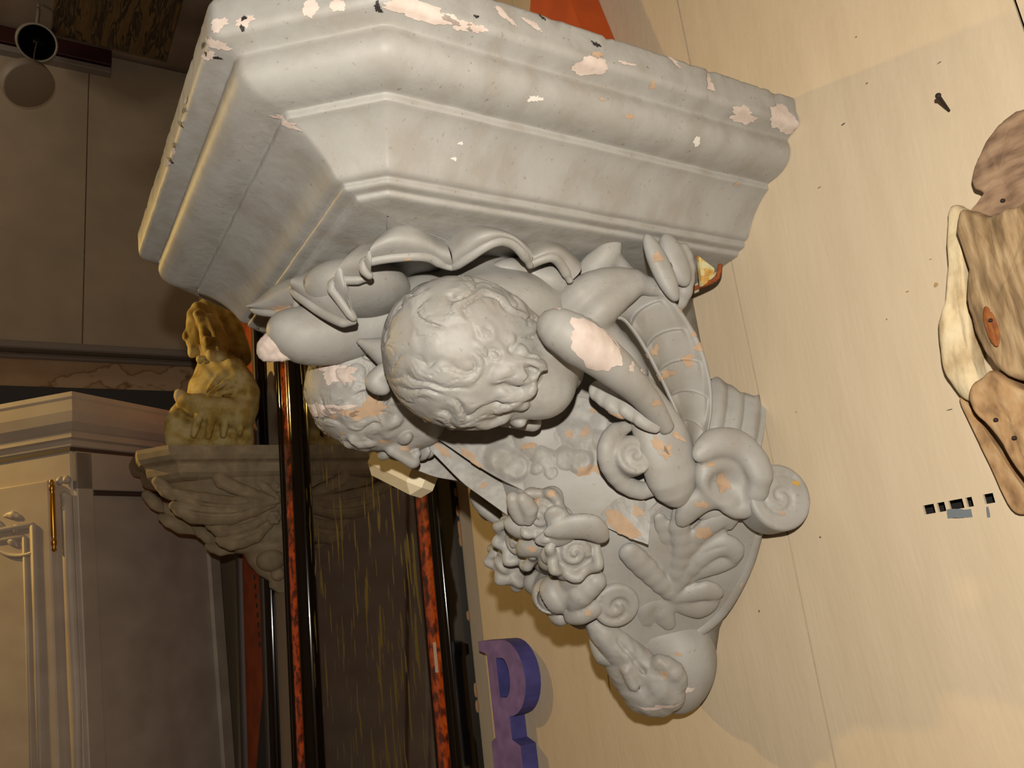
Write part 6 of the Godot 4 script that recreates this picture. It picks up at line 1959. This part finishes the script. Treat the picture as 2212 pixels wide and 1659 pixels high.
func build_bust(ty: float, zc: float):
	var t := thing("bearded_bust", "yellowed plaster bust of a bearded long-haired figure in a draped robe, facing left", "bust", Vector3(-0.2208, 2.143, -2.62))
	var c := Carve.new()
	var z := zc + 0.01
	# body in a robe: broad drum below, shoulders, chest
	c.egg(Vector3(-0.2176, 2.2255, -2.65), Vector3(0.125, 0.12, 0.115), Basis(), 0.02)
	c.block(Vector3(-0.2184, 2.1799, -2.65), Vector3(0.120, 0.048, 0.11), 0.03, Basis(), 0.012)
	c.egg(Vector3(-0.1749, 2.3507, -2.65), Vector3(0.090, 0.115, 0.125), Basis(), 0.03)
	c.egg(Vector3(-0.2213, 2.3412, -2.65), Vector3(0.055, 0.085, 0.09), Basis(), 0.03)
	c.cap(Vector3(-0.188, 2.4216, -2.65), Vector3(-0.216, 2.4841, -2.65), 0.060, 0.042, 0.02)
	# near arm, bent: shoulder, elbow, sleeve with hanging folds
	c.chain([Vector3(-0.1595, 2.3913, -2.55), Vector3(-0.1285, 2.3153, -2.55), Vector3(-0.1422, 2.2388, -2.55)], [0.040, 0.045, 0.045], 0.015)
	c.chain([Vector3(-0.1557, 2.2434, -2.54), Vector3(-0.2414, 2.2563, -2.54), Vector3(-0.3058, 2.2796, -2.54)], [0.050, 0.042, 0.026], 0.012)
	c.chain([Vector3(-0.297, 2.294, -2.59), Vector3(-0.3105, 2.3085, -2.59), Vector3(-0.3185, 2.3232, -2.59)], [0.024, 0.020, 0.012], 0.006)
	c.chain([Vector3(-0.1141, 2.4238, -2.75), Vector3(-0.1063, 2.3088, -2.75), Vector3(-0.2432, 2.3215, -2.75)], [0.045, 0.045, 0.036], 0.02)
	c.chain([Vector3(-0.3141, 2.2701, -2.57), Vector3(-0.3331, 2.2227, -2.57), Vector3(-0.3387, 2.1605, -2.57)], [0.022, 0.028, 0.022], 0.008)
	for f in [[Vector3(-0.2518, 2.2756, -2.52), Vector3(-0.2754, 2.2209, -2.52), Vector3(-0.2893, 2.1703, -2.52)], [Vector3(-0.2214, 2.278, -2.515), Vector3(-0.2389, 2.2159, -2.515), Vector3(-0.2478, 2.1665, -2.515)], [Vector3(-0.1884, 2.2761, -2.515), Vector3(-0.198, 2.2166, -2.515), Vector3(-0.2045, 2.1697, -2.515)], [Vector3(-0.1582, 2.2738, -2.525), Vector3(-0.1511, 2.2245, -2.525), Vector3(-0.1524, 2.1799, -2.525)]]:
		c.chain(f, [0.008, 0.013, 0.010], 0.004)
	for f in [[Vector3(-0.2694, 2.2796, -2.505), Vector3(-0.2887, 2.2239, -2.505), Vector3(-0.3025, 2.1693, -2.505)], [Vector3(-0.2405, 2.2747, -2.495), Vector3(-0.2602, 2.2146, -2.495), Vector3(-0.2703, 2.1614, -2.495)], [Vector3(-0.2091, 2.2787, -2.495), Vector3(-0.2227, 2.2153, -2.495), Vector3(-0.2291, 2.1617, -2.495)]]:
		c.chain(f, [0.003, 0.005, 0.004], -0.004)
	# mantle edges over the chest
	for f in [[Vector3(-0.245, 2.3097, -2.545), Vector3(-0.2108, 2.3641, -2.545), Vector3(-0.1703, 2.4046, -2.545)], [Vector3(-0.2426, 2.3025, -2.53), Vector3(-0.1934, 2.3405, -2.53), Vector3(-0.1503, 2.3699, -2.53)], [Vector3(-0.242, 2.2936, -2.52), Vector3(-0.1822, 2.3122, -2.52), Vector3(-0.1353, 2.3246, -2.52)]]:
		c.chain(f, [0.005, 0.010, 0.008], 0.004)
	c.chain([Vector3(-0.2496, 2.3023, -2.515), Vector3(-0.2067, 2.3233, -2.515), Vector3(-0.1615, 2.3434, -2.515)], [0.003, 0.005, 0.003], -0.004)
	# head in profile, looking to the room
	c.egg(Vector3(-0.2189, 2.5715, -2.65), Vector3(0.058, 0.072, 0.058), Basis(), 0.01)
	c.chain([Vector3(-0.2492, 2.5951, -2.65), Vector3(-0.2527, 2.5493, -2.65), Vector3(-0.2504, 2.5043, -2.65)], [0.030, 0.032, 0.026], 0.010)
	c.chain([Vector3(-0.2768, 2.57, -2.65), Vector3(-0.2828, 2.5437, -2.65), Vector3(-0.2844, 2.5291, -2.65)], [0.005, 0.008, 0.010], 0.006)
	c.ball(Vector3(-0.2766, 2.5677, -2.635), 0.010, 0.008)
	c.ball(Vector3(-0.2761, 2.5459, -2.615), 0.008, -0.008)
	c.ball(Vector3(-0.2718, 2.5108, -2.65), 0.011, 0.005)
	c.ball(Vector3(-0.269, 2.5014, -2.65), 0.008, 0.003)
	c.chain([Vector3(-0.2475, 2.5045, -2.65), Vector3(-0.2592, 2.4845, -2.65), Vector3(-0.268, 2.4712, -2.65)], [0.024, 0.018, 0.008], 0.008)
	# long hair falling on back and shoulder
	c.chain([Vector3(-0.2576, 2.6173, -2.65), Vector3(-0.2164, 2.6343, -2.65), Vector3(-0.1723, 2.6117, -2.65), Vector3(-0.1497, 2.5507, -2.65), Vector3(-0.1335, 2.4763, -2.65)], [0.022, 0.034, 0.045, 0.050, 0.055], 0.012)
	c.chain([Vector3(-0.2542, 2.592, -2.592), Vector3(-0.232, 2.549, -2.592), Vector3(-0.2328, 2.498, -2.592), Vector3(-0.2251, 2.4512, -2.592)], [0.018, 0.022, 0.018, 0.016], 0.006)
	c.chain([Vector3(-0.22, 2.5731, -2.585), Vector3(-0.1996, 2.5107, -2.585), Vector3(-0.1953, 2.4397, -2.585), Vector3(-0.2074, 2.4077, -2.585)], [0.022, 0.028, 0.026, 0.012], 0.006)
	c.ball(Vector3(-0.2329, 2.495, -2.57), 0.014, 0.003)
	c.ball(Vector3(-0.2239, 2.4439, -2.57), 0.018, 0.003)
	c.ball(Vector3(-0.2492, 2.4399, -2.6), 0.014, 0.004)
	c.relief = func(p: Vector3) -> float: return sin(p.y * 60.0 + p.x * 170.0) * 0.0018 if p.y > 2.36 and p.x > -0.30 else 0.0
	part(t, "figure", c.mesh(0.0042), M.bust)
	var k := Carve.new()
	k.egg(Vector3(-0.3205, 2.3069, -2.57), Vector3(0.016, 0.020, 0.014), Basis(), 0.004)
	part(t, "broken_hand", k.mesh(0.003), M.bust_white, "white fresh break at the hand")

func build_picture():
	# orange picture in a dark and grey frame on the far stretch of the panelled wall
	var t := thing("orange_picture", "tall orange picture with a slate corner in a grey frame, beside the wardrobe", "picture", Vector3(0, 1.0, -3.1))
	var z0 := -3.10
	var z1 := -2.80
	var y0 := 0.9
	var y1 := 2.9
	part(t, "canvas", box_mesh(Vector3(0.02, y1 - y0, z1 - z0), Vector3(-0.012, (y0 + y1) * 0.5, (z0 + z1) * 0.5)), M.poster)
	part(t, "slate_corner", slab([Vector3(-0.023, y0, z0), Vector3(-0.023, y0, z1), Vector3(-0.023, y0 + 0.62, z1)], Vector3(-0.001, 0, 0)), M.slate)
	part(t, "frame", frame_loop([[0.0, 0.001], [0.0, 0.035], [0.004, 0.038], [0.03, 0.038], [0.034, 0.034], [0.035, 0.02]], z0 - 0.03, z1 + 0.03, y0 - 0.03, y1 + 0.03), M.grey_frame)
	part(t, "frame_edge", frame_loop([[-0.012, 0.001], [-0.012, 0.030], [-0.002, 0.032], [0.001, 0.03], [0.001, 0.001]], z0 - 0.03, z1 + 0.03, y0 - 0.03, y1 + 0.03), M.black)
	# a line of small olive strokes down the canvas
	for k in 9:
		part(t, "stroke", box_mesh(Vector3(0.0012, 0.016, 0.022), Vector3(-0.0225, 1.80 - k * 0.032, -2.93 + k * 0.006), 0.0003), M.olive)

# ------------------------------------------------------------------ lamps
func build_lamps():
	# unlit can spot and a hanging disc by the back wall
	var p := Vector3(-0.733, 4.2528, -3.62)
	var t := thing("can_spotlight", "unlit cylindrical can spotlight under the ceiling at the upper left", "spotlight", p)
	var ax := (Vector3(-0.7424, 2.9713, -1.9909) - Vector3(-0.7319, 4.4223, -3.847)).normalized()
	ax = Vector3(0.05, -0.62, 0.78).normalized()
	part(t, "can", lathe([[0.05, -0.16], [0.075, -0.15], [0.082, -0.14], [0.084, 0.0], [0.082, 0.003], [0.076, 0.003], [0.074, 0.0]], p, ax, 28), M.can)
	part(t, "reflector", lathe([[0.075, 0.0], [0.070, -0.05], [0.045, -0.10], [0.0, -0.115]], p, ax, 28), M.can_in)
	part(t, "bulb", lathe([[0.018, -0.11], [0.03, -0.085], [0.034, -0.06], [0.025, -0.035], [0.0, -0.025]], p, ax, 18), M.can_in)
	part(t, "yoke", tube([p - ax * 0.08 + Vector3(0.0, 0.085, 0), p + Vector3(0, 0.2, -0.05), Vector3(p.x, 4.5, p.z - 0.05)], [0.008, 0.008, 0.008], 8, 3), M.can)
	var q := Vector3(-0.7608, 3.9834, -3.55)
	t = thing("hanging_disc", "round pale lamp shade disc hanging on a thin cord below the can spotlight", "lamp shade", q)
	var dn := Vector3(0.384, -0.815, 0.434)
	part(t, "disc", lathe([[0.0, -0.030], [0.098, -0.030], [0.104, -0.026], [0.104, 0.018], [0.100, 0.022], [0.0, 0.024]], q, dn, 32), M.disc)
	part(t, "cord", tube([q + Vector3(0.02, 0.06, 0), Vector3(-0.7416, 4.1718, -3.6), p], [0.003, 0.003, 0.003], 6, 4), M.cord)
	# the lit spot that washes the panelled wall from its far end, out of the picture to the left
	var l := Vector3(-2.1, 2.86, -3.35)
	t = thing("lit_spotlight", "lit warm can spotlight on the ceiling, beyond the left edge", "spotlight", l)
	var aim := (Vector3(0.0, 1.35, -1.2) - l).normalized()
	part(t, "can", lathe([[0.03, -0.14], [0.055, -0.13], [0.060, -0.12], [0.062, 0.0], [0.060, 0.003], [0.054, 0.003], [0.053, 0.0], [0.050, -0.04], [0.03, -0.075], [0.0, -0.08]], l, aim, 28), M.can)
	part(t, "stem", tube([l - aim * 0.07 + Vector3(0, 0.05, 0), Vector3(l.x, 4.5, l.z - 0.05)], [0.007, 0.007], 8, 3), M.can)
	var em := mat(Color(1.0, 0.85, 0.6), 0.5)
	em.emission_enabled = true
	em.emission = Color(1.0, 0.72, 0.38)
	em.emission_energy_multiplier = 3.0
	part(t, "lamp_face", lathe([[0.049, -0.012], [0.049, -0.008], [0.0, -0.004]], l, aim, 24), em)
	var s := SpotLight3D.new()
	s.name = "spot_light"
	s.position = l + aim * 0.02
	s.look_at_from_position(s.position, s.position + aim, Vector3.UP)
	s.light_color = Color(1.0, 0.82, 0.46)
	s.light_energy = 2.9
	s.light_size = 0.05
	s.spot_angle = 46.0
	s.spot_angle_attenuation = 0.6
	s.spot_range = 12.0
	s.spot_attenuation = 2.0
	s.shadow_enabled = true
	add_child(s)
	# a plain opal globe on the ceiling further into the room, also out of the picture
	var gp := Vector3(-1.75, 4.10, -3.1)
	t = thing("ceiling_globe", "lit opal glass globe lamp on the ceiling, beyond the left edge", "ceiling lamp", gp)
	var gm := mat(Color(1.0, 0.95, 0.85), 0.4)
	gm.emission_enabled = true
	gm.emission = Color(1.0, 0.86, 0.66)
	gm.emission_energy_multiplier = 0.6
	part(t, "globe", lathe([[0.0, -0.15], [0.06, -0.138], [0.11, -0.10], [0.145, -0.04], [0.15, 0.0], [0.145, 0.04], [0.11, 0.10], [0.07, 0.13], [0.07, 0.14]], gp, Vector3.UP, 28), gm)
	part(t, "cap", lathe([[0.07, 0.135], [0.085, 0.14], [0.085, 0.17], [0.03, 0.19], [0.03, 0.385]], gp, Vector3.UP, 24), M.can)
	var o := OmniLight3D.new()
	o.name = "globe_light"
	o.position = gp
	o.light_color = Color(1.0, 0.93, 0.82)
	o.light_energy = 0.28
	o.light_size = 0.14
	o.omni_range = 12.0
	o.omni_attenuation = 2.0
	o.shadow_enabled = true
	add_child(o)
